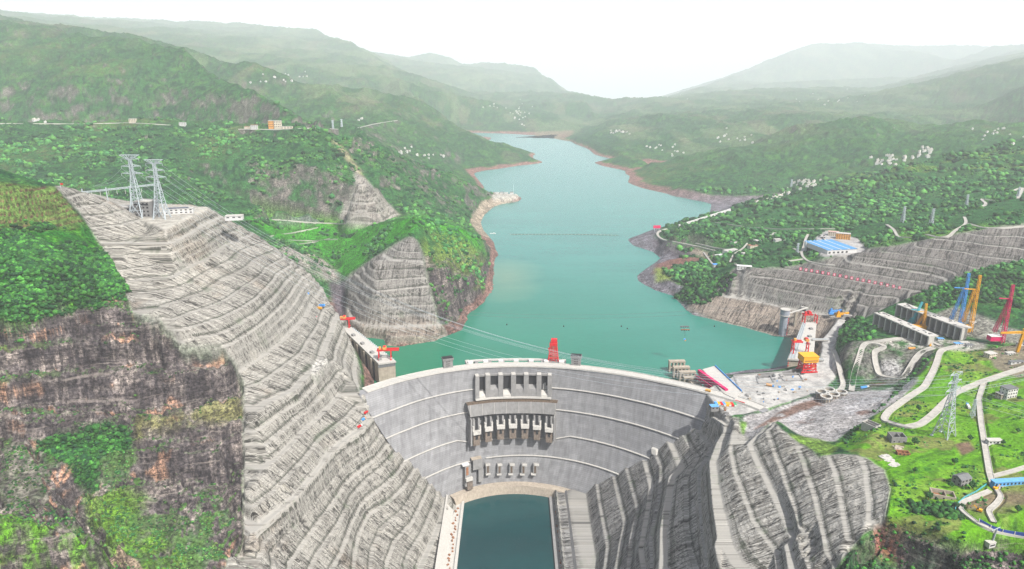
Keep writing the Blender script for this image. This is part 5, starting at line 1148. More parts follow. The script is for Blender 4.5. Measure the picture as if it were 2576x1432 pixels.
X, Y, Z0 = PZ(1860, 1013, 40); o = empty('barrier', (X, Y, 39.8), 0.9, 'red barrier bar across the yard by the coloured containers', 'barrier'); MB().box((0, 0, 1.5), (1.1, 17, 1.4)).build('bar', RED, o); MB().box((0, 8, 0), (2, 2, 4)).build('post', WHITE, o)
# surge shafts
for k, (a, b) in enumerate(((2067, 985), (2086, 979), (2117, 985), (2098, 991), (2079, 997))):
    X, Y, _ = PZ(a, b, 50); zg = 38; o = empty('shaft_ring', (X, Y, zg-4), 0, ['leftmost open concrete ring of the cluster', 'rearmost open concrete ring of the cluster', 'rightmost open concrete ring of the cluster', 'middle open concrete ring of the cluster', 'nearest open concrete ring of the cluster'][k], 'shaft', 'cluster of open shaft rings')
    MB().tube((0, 0, 0), 8.0, 7.0, 14.9, 32).build('shaft_wall', TAN, o); MB().tube((0, 0, 14.9), 9.2, 6.9, 1.6, 32).build('rim', PALE, o)
    for i in range(12): t = i*math.pi/6; MB().box((8.6*math.cos(t), 8.6*math.sin(t), 0), (1, 1, 14.8), t).build('rib', CONC, o)
    MB().cyl((0, 0, 6), 6.9, 0.4, 24).build('shaft_floor', DARK, o)
# --- concrete shed galleries
def shed(a, b, z0, hgt, dep, n, label):
    A = Vector(PZ(a[0], a[1], z0+hgt)); B = Vector(PZ(b[0], b[1], z0+hgt)); o = empty('frame_gallery', A, ang(A, B), label, 'gallery', 'long concrete frame galleries'); L_n = (Vector(B[:2])-Vector(A[:2])).length; bs = 0
    MB().box((L_n/2, dep/2, -2), (L_n+2, dep, 2)).build('roof_slab', PALE, o)
    for i in range(n+1): MB().box((i*L_n/n, dep*.3, -hgt-6), (2.6, dep*.6-.2, hgt+3.98)).build('cross_wall', PALE, o)
    MB().box((L_n/2, dep*.55, -hgt-6), (L_n, 1.2, hgt+3.9)).build('back_wall', ROOFG, o); m = MB()  # shade inside the bays is put into this wall's dark grey
    for i in range(int(n*2.2)): m.box((random.uniform(4, L_n-6), random.uniform(4, dep-4), 0), (random.uniform(2, 7), random.uniform(1, 3), random.uniform(.4, 1.6)), random.uniform(-.2, .2))
    tag(m.build('roof_debris', CONC, o), kind='stuff'); return o
shed((2200, 787), (2336, 846), 92, 19, 20, 9, 'nearer long concrete gallery with open bays right of the green knoll'); shed((2256, 765), (2420, 826), 102, 19, 22, 11, 'farther long concrete gallery with open bays behind the nearer one')
# --- cableway head towers and cranes on the right
def head_tower(base, top, back, join, mat, label, bodyd, bx, z=None, z2=None, th=1.0):
    X, Y, Z0 = hit(*base); X, Y, Z0 = (X, Y, Z0) if z is None else PZ(*base, z); o = empty('cableway_tower', (X, Y, Z0), 0, label, 'crane', 'cableway head towers')
    def P_(px, py, dy=0):
        Y_ = Y+dy; a, dyy, dz = ray(px, py); t = Y_/dyy; return Vector((a*t-X, Y_-Y, CAMH+dz*t-Z0))
    tp = P_(*top); m = MB(); lat(m, (0, 0, 0), tp, 5.2*th, 3.0*th, 15, 0.4*th, 0.75*th); m.build('mast', mat, o)
    m = MB(); lat(m, P_(back[0], back[1], 10), P_(*join), 4.4*th, 3.0*th, 10, 0.4*th, 0.7*th); m.build('back_leg', mat, o)
    j = P_(*join); MB().beam(j, j+Vector((-18*th, 0, 1)), 1.4*th).build('outrigger', mat, o)
    b_ = P_(*bx); MB().box((b_.x, b_.y+4, b_.z), bodyd).build('machine_house', mat, o); MB().box((b_.x, b_.y+4, b_.z+bodyd[2]), (bodyd[0]+1, bodyd[1]+1, 0.8)).build('roof', WHITE if mat != YEL else YEL, o)
    return o, Vector((X, Y, Z0))+tp
_, tb = head_tower((2413, 829), (2438, 688), (2391, 806), (2426, 725), BLUE, 'tall leaning blue lattice cableway tower', (20, 11, 9), (2400, 829)); _, ty = head_tower((2440, 835), (2466, 693), (2422, 810), (2452, 728), YEL, 'tall leaning yellow lattice cableway tower beside the blue one', (18, 11, 10), (2428, 836))
head_tower((2520, 863), (2549, 717), (2501, 835), (2541, 752), MAG, 'tall dark red lattice cableway tower at the right edge', (20, 11, 8), (2505, 858)); head_tower((2290, 822), (2320, 760), (2283, 815), (2312, 780), TEAL, 'smaller teal lattice derrick beside the yellow crawler crane', (6, 5, 4), (2287, 824), th=0.8)
head_tower((2322, 830), (2331, 764), (2300, 826), (2329, 785), YEL, 'smaller yellow lattice crawler crane on the nearer gallery', (24, 12, 9), (2312, 833), th=0.8)
X, Y, Z0 = hit(2559, 886); o = empty('tower_crane', (X, Y, Z0), 0, 'yellow tower crane with a long level jib at the right edge', 'crane'); Hc = ztop(X, Y, 836)-Z0
m = MB(); lat(m, (0, 0, 0), (3, 0, Hc), 2.6, 2.6, 10, 0.6, 1.0); m.build('mast', YEL, o); m = MB(); lat(m, (3, 0, Hc), (-32, 2, Hc-2), 2.4, 1.6, 9, 0.5, 0.9); m.build('jib', YEL, o); m = MB(); lat(m, (3, 0, Hc), (14, 0, Hc), 2.2, 2.2, 3, 0.5, 0.9); m.build('counter_jib', YEL, o); MB().box((3, 0, Hc), (3, 3, 6)).build('cabin', YEL, o)
# cableway with carriages over the water
for k, (a, b, c_, sg, lb) in enumerate(((PZ(772, 740, 122), tuple(tb), 0, 60, 'thin cableway rope from the blue derrick across the water'), (PZ(767, 746, 118), tuple(ty), 0, 62, 'thin cableway rope from the yellow derrick across the water'))): wire(a, b, sg, 0.25, 'cableway_rope', lb, 'cableway ropes', ROOFG, 'cable')
for k, (px, py) in enumerate(((1722, 822), (1724, 830))):
    P_ = PY(px, py, 1240); o = empty('cable_carriage', P_, 0, ['upper dark cable carriage hanging over the water', 'lower dark cable carriage hanging just under the other'][k], 'carriage', 'cableway carriages'); MB().box((0, 0, 0), (17, 2.5, 1.3)).build('frame', BRWN if k else ROOFG, o)
    for i in range(4): MB().box((-6.6+i*4.4, 0, -1.5), (2, 2, 1.5)).build('wheel_box', DARK, o)
    MB().beam((0, 0, 0), (0, 0, -14), 0.3).build('hoist_rope', DARK, o)
P_ = PY(1722, 855, 1240); o = empty('hook_block', P_, 0, 'small hook block with an orange end hanging below the cable carriages', 'hook'); MB().box((0, 0, 0), (3, 2, 2.6)).build('block', BLUE, o); MB().box((1.5, 0, -2.4), (2.4, 2, 2.3)).build('hook', OCH, o)
for k, px in enumerate((1275, 1418, 1563, 1578, 1797)):
    P_ = PY(px, (818, 822, 822, 828, 822)[k], 1240); o = MB().cyl((0, 0, 0), 1.3, 2.4, 10, 0.9).build('marker_ball', DARK); o.location = P_; tag(o, 'small dark marker hanging on the cableway over the water', 'marker', 'cableway markers')
# floating log boom and boats
A = Vector(PZ(1283, 590, 0.6)); B = Vector(PZ(1556, 592, 0.6)); m = MB(); n_ = 90
pts = [A.lerp(B, i/n_)+Vector((0, 9*math.sin(i/n_*math.pi), 0)) for i in range(n_+1)]
o = empty('log_boom', A, 0, 'long thin floating boom line across the reservoir', 'boom')
for i in range(n_): 
    q0 = pts[i]-A; q1 = pts[i+1]-A; MB().beam(q0.lerp(q1, .08), q0.lerp(q1, .92), 1.8, 1.6).build('float', OUTB if i % 3 else TAN, o)
m = MB().box((0, 0, 0), (22, 4, 1.4)).box((4, 0, 1.4), (6, 3, 2)).build('pontoon', WHITE); m.location = PZ(1240, 588, 0.2); tag(m, 'small white pontoon moored at the left shore by the boom', 'pontoon')
# --- red character signs on the right slope
SG = plain('sign_red', (0.55, 0.015, 0.09), 0.6, var=0.05, streak=False); SW = plain('sign_white', (0.8, 0.8, 0.8), 0.6, var=0.03, streak=False)
sg = ((68, 107), (200, 130), (330, 148), (467, 172), (598, 195), (735, 220), (875, 245), (1012, 270), (1155, 297), (1290, 325), (1430, 355), (1565, 378), (1708, 405), (1850, 435), (1995, 460), (2140, 495), (2290, 522), (2437, 555))
ords = ['first', 'second', 'third', 'fourth', 'fifth', 'sixth', 'seventh', 'eighth', 'ninth', 'tenth', 'eleventh', 'twelfth', 'thirteenth', 'fourteenth', 'fifteenth', 'sixteenth', 'seventeenth', 'last']
strokes = [((0, .28, .62, .1), (0, 0, .7, .1), (0, -.28, .8, .1), (0, 0, .1, .7)), ((-.2, 0, .1, .7), (.2, 0, .1, .7), (0, .3, .5, .1), (0, 0, .5, .1), (0, -.3, .5, .1)), ((0, .25, .75, .1), (-.12, -.08, .1, .6), (.2, -.1, .1, .55), (0, -.32, .6, .1)),
           ((0, .3, .1, .25), (0, .16, .7, .1), (-.28, -.1, .1, .5), (.28, -.1, .1, .5), (0, -.1, .4, .1), (0, -.32, .66, .1)), ((-.25, .05, .1, .65), (.08, .25, .5, .1), (.1, 0, .1, .6), (.1, -.05, .5, .1), (.1, -.3, .55, .1))]
for k, (zx, zy) in enumerate(sg):
    X, Y, Z0 = hit(2006.3+zx/9.526, 666.7+zy/9.526+2.5); o = empty('sign_board', (X-0.8, Y-2.2, Z0), -0.3, '%s red sign from the left with a white character on the grey slope' % ords[k], 'sign', 'row of red character signs')
    s_ = 5.2*Y/1500; MB().box((0, 0, 0.8), (s_, 0.5, s_*1.25)).build('panel', SG, o); m = MB()
    for (cx_, cz_, w_, h_) in strokes[(k*3+k//5) % 5]: m.box((cx_*s_*0.9, -0.32-0.01*len(m.v)/8, 0.8+s_*0.625+cz_*s_-h_*s_/2), (w_*s_*0.9, 0.12, h_*s_*1.2))
    m.build('character', SW, o); MB().box((-s_*.35, 0.4, -2.5), (.3, .3, 3.4)).build('post', STEEL, o); MB().box((s_*.35, 0.4, -2.5), (.3, .3, 3.4)).build('post', STEEL, o)
# --- warehouse and depot
A = PZ(2081, 640, 127); B = PZ(2156, 636, 127); L_n = math.hypot(B[0]-A[0], B[1]-A[1]); rz = ang(A, B); o = empty('warehouse', A, rz, 'large warehouse with a bright blue ribbed roof above the grey right slope', 'warehouse'); dp = 95
MB().box((L_n/2, dp/2, -2), (L_n, dp, 12)).build('wall', WHITE, o); nbay = 7
for i in range(nbay):
    x0 = i*L_n/nbay; w_ = L_n/nbay; MB().add([(x0, -1, 10), (x0+w_, -1, 10), (x0+w_, dp+1, 10), (x0, dp+1, 10), (x0+w_/2, -1, 12.5), (x0+w_/2, dp+1, 12.5)], [(0, 4, 5, 3), (4, 1, 2, 5), (0, 1, 4), (2, 3, 5)]).build('roof_bay', ROOFB, o)
    if i % 2: MB().box((x0, dp/2, 9.9), (2.4, dp+2.4, 1.2)).build('gutter', WHITE, o)
    if i < 5: MB().box((x0+w_/2, -0.2, 1.5), (w_*0.45, 0.4, 4)).build('window', DARK, o)
building('office_building', 2120, 601, (34, 17, 15), -0.4, OCH, PALE, 'ochre office building with a flat pale roof behind the blue warehouse', z=127, floors=4, wins=6); building('office_building', 2096, 592, (26, 18, 10), -0.4, CREAM, plain('roof_pink', (0.40, 0.27, 0.24), 0.8), 'cream building with a pinkish flat roof beside the ochre one', z=127, floors=3, wins=5)
# vehicles
def car_mesh(o, L_n, W_, Hh, mat):
    MB().box((0, 0, 0.35), (L_n, W_, Hh*0.45)).build('body', mat, o); MB().box((-L_n*0.04, 0, 0.35+Hh*0.45), (L_n*0.55, W_*0.9, Hh*0.4), taper=0.86).build('cabin', DARK, o)
    for sx in (-1, 1):
        for sy in (-1, 1): MB().cyl((sx*L_n*0.32, sy*W_*0.46, 0), 0.45, 0.75, 10).build('wheel', DARK, o)
cp = empty('parked_car', (0, 0, 0), 0, 'dark car parked in the lot beside the blue warehouse', 'car', 'cars parked by the warehouse'); car_mesh(cp, 4.8, 2.0, 1.6, plain('car_dark', (0.03, 0.035, 0.045), 0.4)); first = True
for k in range(22):
    px, py = ((2069+random.uniform(-2, 2), 600+k*1.9) if k < 12 else (2060+(k-12)*1.6, 594+random.uniform(-3, 10))); X, Y, _ = PZ(px, py, 127); c_ = cp if first else copy_tree(cp); first = False; c_.location = (X, Y, 127.1); c_.rotation_euler.z = random.choice((0.1, 0.3, 1.6))
def truck(px, py, rz, cab, box, label, z=None, L_n=11, grp=None):
    X, Y, Z0 = gp(px, py, z); o = empty('truck', (X, Y, Z0), rz, label, 'truck', grp); MB().box((L_n*0.38, 0, 0.7), (L_n*0.22, 2.7, 2.7)).build('cab', cab, o); MB().box((-L_n*0.12, 0, 1.0), (L_n*0.72, 2.9, 2.6)).build('cargo_box', box, o); MB().box((0, 0, 0.5), (L_n*0.95, 2.2, 0.45)).build('chassis', DARK, o)
    for x in (-.36, -.22, .36):
        for sy in (-1, 1): MB().cyl((x*L_n, sy*1.2, 0), 0.55, 1.0, 10).build('wheel', DARK, o)
    return o
truck(2175, 977, 0.3, WHITE, BLUE, 'white and blue truck parked on the gravel yard', L_n=17); truck(2293, 879, 0.1, OCH, OCH, 'orange truck on the pale ground below the galleries', L_n=13); truck(1781, 985, 2.6, YEL, YEL, 'yellow truck driving on the dam crest road', z=41.4, L_n=9); truck(1937, 972, -0.5, BLUE, OCH, 'blue and orange truck in the middle of the yard', z=40, L_n=13)
truck(2435, 1025, 1.2, BLUE, WHITE, 'blue and white truck parked in the grass left of the straight track', L_n=15); truck(921, 1040, 1.2, RED, RED, 'red truck on the road at the left end of the dam', L_n=9); truck(905, 1075, 1.0, WHITE, RED, 'white truck with a red box on the left bank road', L_n=10); truck(915, 1057, 1.1, OCH, BLUE, 'orange truck with a blue box on the left bank road', L_n=9)
truck(2383, 601, 0.0, BLUE, WHITE, 'tiny blue and white truck on the promontory road', L_n=12) if False else None
def excav(px, py, rz, label):
    X, Y, Z0 = hit(px, py); o = empty('excavator', (X, Y, Z0), rz, label, 'excavator', None)
    for sy in (-1, 1): MB().box((0, sy*1.4, 0), (5, 0.9, 1.1)).build('track', DARK, o)
    MB().box((-0.4, 0, 1.15), (4.4, 3, 2)).build('machine_body', YEL, o); MB().box((1, 0.8, 2.2), (1.6, 1.3, 1.9)).build('cabin', DARK, o); MB().beam((1.5, -.4, 2.4), (4.8, -.4, 5), .6).beam((4.8, -.4, 5), (6.8, -.4, 1.6), .5).build('boom', YEL, o); MB().box((6.8, -.4, 0.6), (1.1, 1.3, 1.2)).build('bucket', ROOFG, o)
excav(2504, 1232, 0.4, 'yellow excavator by the blue fence at the road junction'); excav(2462, 1287, 2.4, 'yellow excavator on the green slope inside the road loop'); excav(2340, 872, 1.0, 'yellow excavator on the pale ground near the zigzag road')
# --- plateau houses
def roofless(px, py, d, rz, mat, label, z=None):
    X, Y, Z0 = gp(px, py, z); o = empty('roofless_house', (X, Y, Z0), rz, label, 'building'); w_, dp, h = d
    for sy in (-1, 1): MB().box((0, sy*(dp/2), -3), (w_+0.8, 0.8, h+3)).build('wall', mat, o)
    for sx in (-1, 1): MB().box((sx*w_/2, 0, -3), (0.8, dp-0.81, h+3-.02)).build('wall', mat, o)
    MB().box((0, 0, -2.6), (w_-.9, dp-.9, 3.0)).build('floor', BRWN if mat != CONC else ROOFG, o); MB().box((w_*.12, 0, -2), (0.6, dp-.9, h+1)).build('partition', mat, o)
    for i in range(3): MB().box((-w_/3+i*w_/3, -dp/2-.42, 1), (1.6, .1, 1.8)).build('window', DARK, o)
    return o
roofless(2255, 1108, (17, 13, 8), -0.1, CONC, 'open roofless grey concrete box house at the left edge of the grass plateau'); roofless(2271, 1143, (13, 7, 3.5), -0.2, BRWN, 'low rusty brown roofless box below the grey one'); roofless(2370, 1250, (21, 12, 5), -0.35, TAN, 'roofless tan ruin in the grass beside the green fence')
roofless(2190, 1080, (12, 18, 9), 0.55, PALE, 'pale roofless block on the bank at the tip of the road bend')
t_ = building('farm_house', 2417, 1216, (15, 11, 8), 0.35, CONC, ROOFG, 'two storey grey house with a dark roof on the grass plateau', 'house', floors=2, wins=3, flat=False); t_ = building('farm_house', 2534, 998, (18, 12, 14), 0.3, WHITE, ROOFG, 'three storey white house with a dark roof at the upper right', 'house', floors=3, wins=4); building('farm_house', 2516, 1001, (9, 9, 7), 0.3, TAN, PALE, 'small tan annex left of the three storey white house', 'house', floors=2, wins=2)
building('farm_house', 2500, 1114, (17, 7, 4), 0.0, WHITE, PALE, 'long low white house right of the straight track', 'house', wins=4); building('barrack', 2538, 1219, (38, 6, 5), 0.1, ROOFB, ROOFB, 'long blue barrack by the road junction', 'building', wins=9); building('barrack', 2512, 1228, (10, 6, 4.5), 0.1, WHITE, ROOFB, 'short white barrack with a blue roof beside the long one', 'building', wins=3)
building('site_office', 2490, 898, (16, 11, 7), 0.3, CREAM, PALE, 'beige site office on the pale ground at the right', 'building', floors=2, wins=4)
for k, (a, b, w_) in enumerate(((2410, 868, 14), (2425, 866, 14), (2438, 872, 12), (2365, 856, 10), (2540, 892, 14), (2556, 914, 22), (2334, 858, 9), (2446, 815, 10), (2570, 868, 16))): building('site_hut', a, b, (w_, 6, 3.6), random.uniform(-.1, .3), WHITE, (ROOFB, PALE, ROOFG)[k % 3], 'small site hut with a %s roof on the pale ground by the galleries' % ('blue', 'pale', 'dark')[k % 3], 'hut', 'site huts by the galleries', wins=3)
for k, (a, b) in enumerate(((2228, 1150), (2240, 1160), (2262, 1128), (2250, 1170))): 
    X, Y, Z0 = hit(a, b); mm = MB(); mm.box((0, 0, 0), (13, 9, 0.7), random.random())
    for i in range(9): mm.box((random.uniform(-6, 6), random.uniform(-4, 4), 0.5), (2, 1.5, random.uniform(.4, 1.2)), random.random())
    o = mm.build('foundation_slab', PALE if k != 2 else TAN); o.location = (X, Y, Z0-0.2); tag(o, 'pale broken foundation slab in the grass below the open box house', 'slab', 'foundation slabs of removed houses')
# blue hoarding
pl_ = [hit(a, b) for a, b in ((2461, 1318), (2490, 1334), (2520, 1345), (2550, 1350), (2600, 1356))]; o = empty('site_hoarding', pl_[0], 0, 'long dark blue hoarding fence beside the lower right road', 'fence')
for a, b in zip(pl_[:-1], pl_[1:]): A = Vector(a)-o.location; B = Vector(b)-o.location; m = MB(); m.add([A+Vector((0, 0, -1)), B+Vector((0, 0, -1)), B+Vector((0, 0, 5.5)), A+Vector((0, 0, 5.5)), A+Vector((0.2, .3, -1)), B+Vector((0.2, .3, -1)), B+Vector((0.2, .3, 5.5)), A+Vector((0.2, .3, 5.5))], [(0, 1, 2, 3), (5, 4, 7, 6), (3, 2, 6, 7), (0, 4, 5, 1)]); m.build('fence_panel', plain('hoarding_blue', (0.02, 0.05, 0.22), 0.5), o); MB().box((A.x, A.y-.3, A.z-1), (.5, .5, 7)).build('post', WHITE, o)
pl_ = [hit(a, b) for a, b in ((2480, 1222), (2455, 1240), (2425, 1255), (2408, 1270), (2402, 1285))]; o = empty('guard_rail', pl_[0], 0, 'green mesh fence along the lower road loop', 'fence')
for a, b in zip(pl_[:-1], pl_[1:]):
    A = Vector(a)-o.location; B = Vector(b)-o.location; m = MB().beam(A+Vector((0, 0, 2.4)), B+Vector((0, 0, 2.4)), .3).beam(A+Vector((0, 0, 1.2)), B+Vector((0, 0, 1.2)), .25)
    for i in range(5): p = A.lerp(B, i/5); m.box((p.x, p.y, p.z-.5), (.3, .3, 3))
    m.build('fence_panel', TEAL, o)
# cable cabin with its mast
X, Y, Z0 = hit(2487, 1378); o = empty('cable_cabin', (X, Y, Z0), 0.3, 'white cable cabin under a thin mast at the lower right edge', 'cabin'); MB().box((0, 0, 2), (8, 6, 5)).build('cabin_body', WHITE, o); MB().box((0, 0, 7.01), (8.6, 6.6, .6)).build('roof', PALE, o); m = MB(); lat(m, (3, 0, 7), (5, 0, 20), 1.2, .6, 6, .25, .4); m.build('mast', STEEL, o); MB().beam((-1, 0, 19), (9, 0, 21), .5).build('hanger', STEEL, o); MB().box((0, -3.05, 4), (6, .2, 1.5)).build('window', DARK, o)
# tunnel portals
for k, (a, b, lb) in enumerate(((2131, 806, 'dark arched tunnel mouth at the end of the crest road'), (2022, 783, 'small dark tunnel mouth in the grey slope by the round tower'))):
    X, Y, Z0 = hit(a, b); s_ = (1.0, .8)[k]; o = empty('tunnel_portal', (X, Y-1, Z0-1), -0.5, lb, 'tunnel', None); MB().box((0, 3, 0), (17*s_, 5, 13*s_)).build('portal_wall', PALE, o); m = MB().box((0, .3, .5), (9*s_, .6, 5*s_)); pts = [(4.5*s_*math.cos(i*math.pi/10), 5.5*s_+4*s_*math.sin(i*math.pi/10)) for i in range(11)]; m.add([(x, 0, z) for x, z in pts]+[(x, .6, z) for x, z in pts], [tuple(range(10, -1, -1))]+[(i, i+1, 12+i, 11+i) for i in range(10)]); m.build('tunnel_mouth', DARK, o)
# buildings and slabs on the promontory
for (a, b, d, rz, w_, r_, lb) in ((1800, 672, (16, 10, 8), 0.2, WHITE, BLUE, 'white building with a blue front on the promontory slope'), (1872, 676, (34, 14, 7), -0.25, WHITE, WHITE, 'white observation hall at the top edge of the grey slope'), (1838, 634, (44, 18, 6), 0.5, WHITE, PALE, 'group of pale low buildings on the promontory'), (1815, 646, (36, 20, 5), 0.5, PALE, WHITE, 'pale slab roofed building left of the promontory group'), (1893, 622, (26, 14, 6), 0.3, CREAM, TILE, 'cream building with a red roof end on the promontory'), (1875, 641, (20, 12, 5), 0.2, WHITE, PALE, 'small white building among trees on the promontory'), (1955, 607, (18, 12, 6), 0.2, WHITE, PALE, 'white house below the hillside near the warehouse road')):
    building('promontory_building', a, b, d, rz, w_, r_, lb, floors=2, wins=5)
for (a, b, w_, d_, rz) in ((1912, 605, 30, 22, .3), (1850, 609, 26, 16, .4), (1980, 604, 24, 16, .2), (1945, 588, 34, 12, 1.0)):
    X, Y, Z0 = hit(a, b); o = MB().box((0, 0, -2), (w_, d_, 2.8), rz).box((w_*.2, 0, .8), (6, 5, 1.5), rz).build('bare_pad', PALE); o.location = (X, Y, Z0); tag(o, 'pale bare concrete pad cut into the green promontory', 'pad', 'pale pads on the promontory')
X, Y, Z0 = hit(1652, 583); o = empty('billboard', (X, Y, Z0), 0.1, 'red billboard on posts at the tip of the promontory', 'billboard'); MB().box((0, 0, 12), (26, 1, 10)).build('board', SG, o)
for s_ in (-8, 8): MB().box((s_, .8, 0), (1.2, 1.2, 13)).build('post', STEEL, o)
A = hit(1707, 572); B = hit(1838, 531); o = empty('retaining_wall', A, 0, 'white retaining wall along the far shore behind the promontory', 'wall'); Bv = Vector(B)-Vector(A)
for i in range(10): p = Bv*(i/10); q_ = Bv*((i+1)/10-0.004); MB().beam(p+Vector((0, 0, 3)), q_+Vector((0, 0, 3)), 3, 12).build('wall_panel', WHITE, o)
# cape station
for k, (a, b, w_) in enumerate(((1250, 488, 20), (1262, 487, 14), (1273, 488, 18), (1287, 487, 16))): building('station_building', a, b, (w_, 9, 7), .1, WHITE, (PALE, ROOFG)[k % 2], 'white station building on the rocky cape, %s of four' % ('leftmost', 'second from left', 'third from left', 'rightmost')[k], 'building', 'white buildings on the rocky cape', wins=3, z=22)
X, Y, Z0 = PZ(1292, 490, 22); o = empty('radio_mast', (X, Y, Z0), 0, 'thin mast on the tip of the rocky cape', 'mast'); MB().box((0, 0, 0), (1.2, 1.2, 46)).build('pole', STEEL, o); MB().box((0, 0, 0), (4, 4, 2)).build('base', PALE, o)
# hilltop road buildings on the left
for (a, b, d, w_, r_, lb) in ((683, 322, (18, 16, 26), OCH, PALE, 'ochre yellow block building on the hill road'), (700, 322, (26, 16, 26), CREAM, PALE, 'cream block building right of the ochre one on the hill road'), (722, 325, (44, 14, 10), CREAM, PALE, 'long low cream building right of the hill road blocks'), (640, 324, (24, 14, 14), WHITE, TILE, 'white house with a red roof on the hill road'), (622, 325, (20, 14, 10), CREAM, TILE, 'small cream house left of the white one on the hill road'), (460, 316, (24, 14, 12), WHITE, PALE, 'white building by the rock cut on the hill road'), (335, 308, (26, 16, 14), CREAM, PALE, 'cream building by the far left hill road')):
    building('hill_building', a, b, d, .1, w_, r_, lb, floors=3, wins=4)
# --- far villages: one house built once, then copied
hp = empty('village_house', (0, 0, 0), 0, '', 'house', ''); MB().box((0, 0, -4), (13, 9, 11)).build('wall', WHITE, hp); MB().box((0, 0, 7.01), (14, 10, .9)).build('roof', CREAM, hp); MB().box((2.5, 0, 7.92), (5, 5, 3)).build('stair_head', WHITE, hp)
first = True
clus = [(1100, 394, 34, 14, 9, 'on the left shore hillside above the red bank'), (1025, 378, 14, 8, 5, 'on the shoulder of the left mountain'), (1310, 290, 30, 26, 22, 'on the blue mountain beyond the left spur'), (1240, 268, 30, 8, 7, 'high on the blue mountain'), (2235, 405, 60, 16, 26, 'in the town on the far right slope'), (2330, 385, 26, 16, 20, 'in the upper part of the right hand town'), (2020, 466, 46, 16, 22, 'in the village by the right bay'), (1560, 333, 32, 6, 12, 'on the far right shore terrace'), (1680, 375, 60, 14, 14, 'scattered over the far right shore slope'), (1850, 345, 60, 18, 12, 'scattered behind the dark right hill'), (2500, 340, 70, 26, 12, 'scattered on the upper right hillside'), (700, 200, 110, 12, 16, 'along the ridge road of the second left mountain'), (1700, 240, 60, 10, 7, 'on the pale right hand mountain'), (905, 300, 26, 5, 5, 'by the red track on the second left mountain'), (2100, 255, 130, 20, 12, 'high on the far right mountain'), (95, 305, 26, 6, 5, 'by the quarry at the far left'), (1950, 500, 40, 8, 12, 'on the right bay embankment')]
for (cx_, cy_, rx, ry, n_, where) in clus:
    for k in range(n_):
        px = cx_+random.gauss(0, .5)*rx; py = cy_+random.gauss(0, .5)*ry-(px-cx_)*(0.22 if cx_ > 1900 and cx_ < 2400 and cy_ > 380 else 0); X, Y, Z0 = hit(px, py)
        if Y > 16000 or Z0 < 3: continue
        c_ = hp if first else copy_tree(hp); first = False; c_.location = (X, Y, Z0); c_.rotation_euler.z = random.uniform(-.5, .5); s_ = random.uniform(.6, 1.1)*(1 if Y < 5000 else 1.3); c_.scale = (s_, s_, s_)
        c_['label'] = 'tiny white village house '+where; c_['group'] = 'village houses '+where
# ---------------------------------------------------------------- shrubs and trees covering the slopes (uncountable)
def leaf_mat():
    t = NT('shrub_leaves'); p = t.pos(); c = t.attr('tint').outputs['Color']; n = t.noise(p, 0.5, 3, 0.7); t.base(t.mix(1.0, c, t.ramp(n, 0.35, 0.65, 0.55, 1.45), 'MULTIPLY')); return t.m
LM = leaf_mat()
_b = bmesh.new(); bmesh.ops.create_icosphere(_b, subdivisions=1, radius=1.0); ICO_V = np.array([v.co[:] for v in _b.verts]); ICO_F = np.array([[v.index for v in f.verts] for f in _b.faces]); _b.free()
_b = bmesh.new(); bmesh.ops.create_icosphere(_b, subdivisions=2, radius=1.0); I2V = np.array([v.co[:] for v in _b.verts]); I2F = np.array([[v.index for v in f.verts] for f in _b.faces]); _b.free()
if len(ICO_V) > 12: pass
def scatter(weight, n, s0, s1, tints, name, label, seed=1, slopemax=9, squash=0.8):
    r = np.random.default_rng(seed); w_ = (weight*(H0 > 2)).astype(float)
    dv = np.gradient(vs)[:, None]; w_ = w_*dv*ss(9, 3, sl_); w_ = w_.ravel(); w_ /= w_.sum(); idx = r.choice(len(w_), size=n, p=w_); jj, ii = np.divmod(idx, NU); keep_ = (jj < NV-1) & (ii < NU-1); jj, ii = jj[keep_], ii[keep_]; n = len(jj)
    x = Xg[jj, ii]+r.uniform(-1, 1, n); y = Yg[jj, ii]+r.uniform(-1, 1, n); z = H[jj, ii]
    s_ = (s0*.7+(s1*1.25-s0*.7)*r.random(n)**3)*np.clip(y/1100, 0.75, 2.6); V = ICO_V if len(ICO_V) <= 12 else ICO_V; nv = len(V)
    jit = 1+0.55*(r.random((n, nv, 1))-0.5); P = V[None]*jit*s_[:, None, None]*r.uniform(.65, 1.35, (n, 1, 3)); P[..., 2] *= squash; P += np.stack([x, y, z+s_*0.35], 1)[:, None]
    Fc = (ICO_F[None]+(np.arange(n)*nv)[:, None, None]).reshape(-1, 3).astype(np.int32); me = bpy.data.meshes.new(name); nvt = n*nv
    me.vertices.add(nvt); me.vertices.foreach_set('co', P.reshape(-1).astype(np.float32)); nf = len(Fc); me.loops.add(nf*3); me.loops.foreach_set('vertex_index', Fc.ravel()); me.polygons.add(nf); me.polygons.foreach_set('loop_start', np.arange(0, nf*3, 3, dtype=np.int32)); me.polygons.foreach_set('loop_total', np.full(nf, 3, np.int32)); me.update(calc_edges=True); me.materials.append(LM)
    T = np.array(tints)[r.integers(0, len(tints), n)]*(0.6+0.8*r.random((n, 1)))*(1+1.1*np.clip(nA[jj, ii]+.5*nC[jj, ii], -.35, .6))[:, None]; c4 = np.ones((n, nv, 4), np.float32); c4[..., :3] = T[:, None]; a = me.attributes.new('tint', 'FLOAT_COLOR', 'POINT'); a.data.foreach_set('color', c4.ravel()); o = link(me, name); o['kind'] = 'stuff'; o['label'] = label; return o
roadmask = np.zeros_like(H)
for W, w in ROADS:
    jv = np.clip(np.searchsorted(vs, np.log(W[:, 1])), 0, NV-1); iu = np.clip(((W[:, 0]/W[:, 1]-us[0])/(us[1]-us[0])).astype(int), 0, NU-1); roadmask[jv, iu] = 1
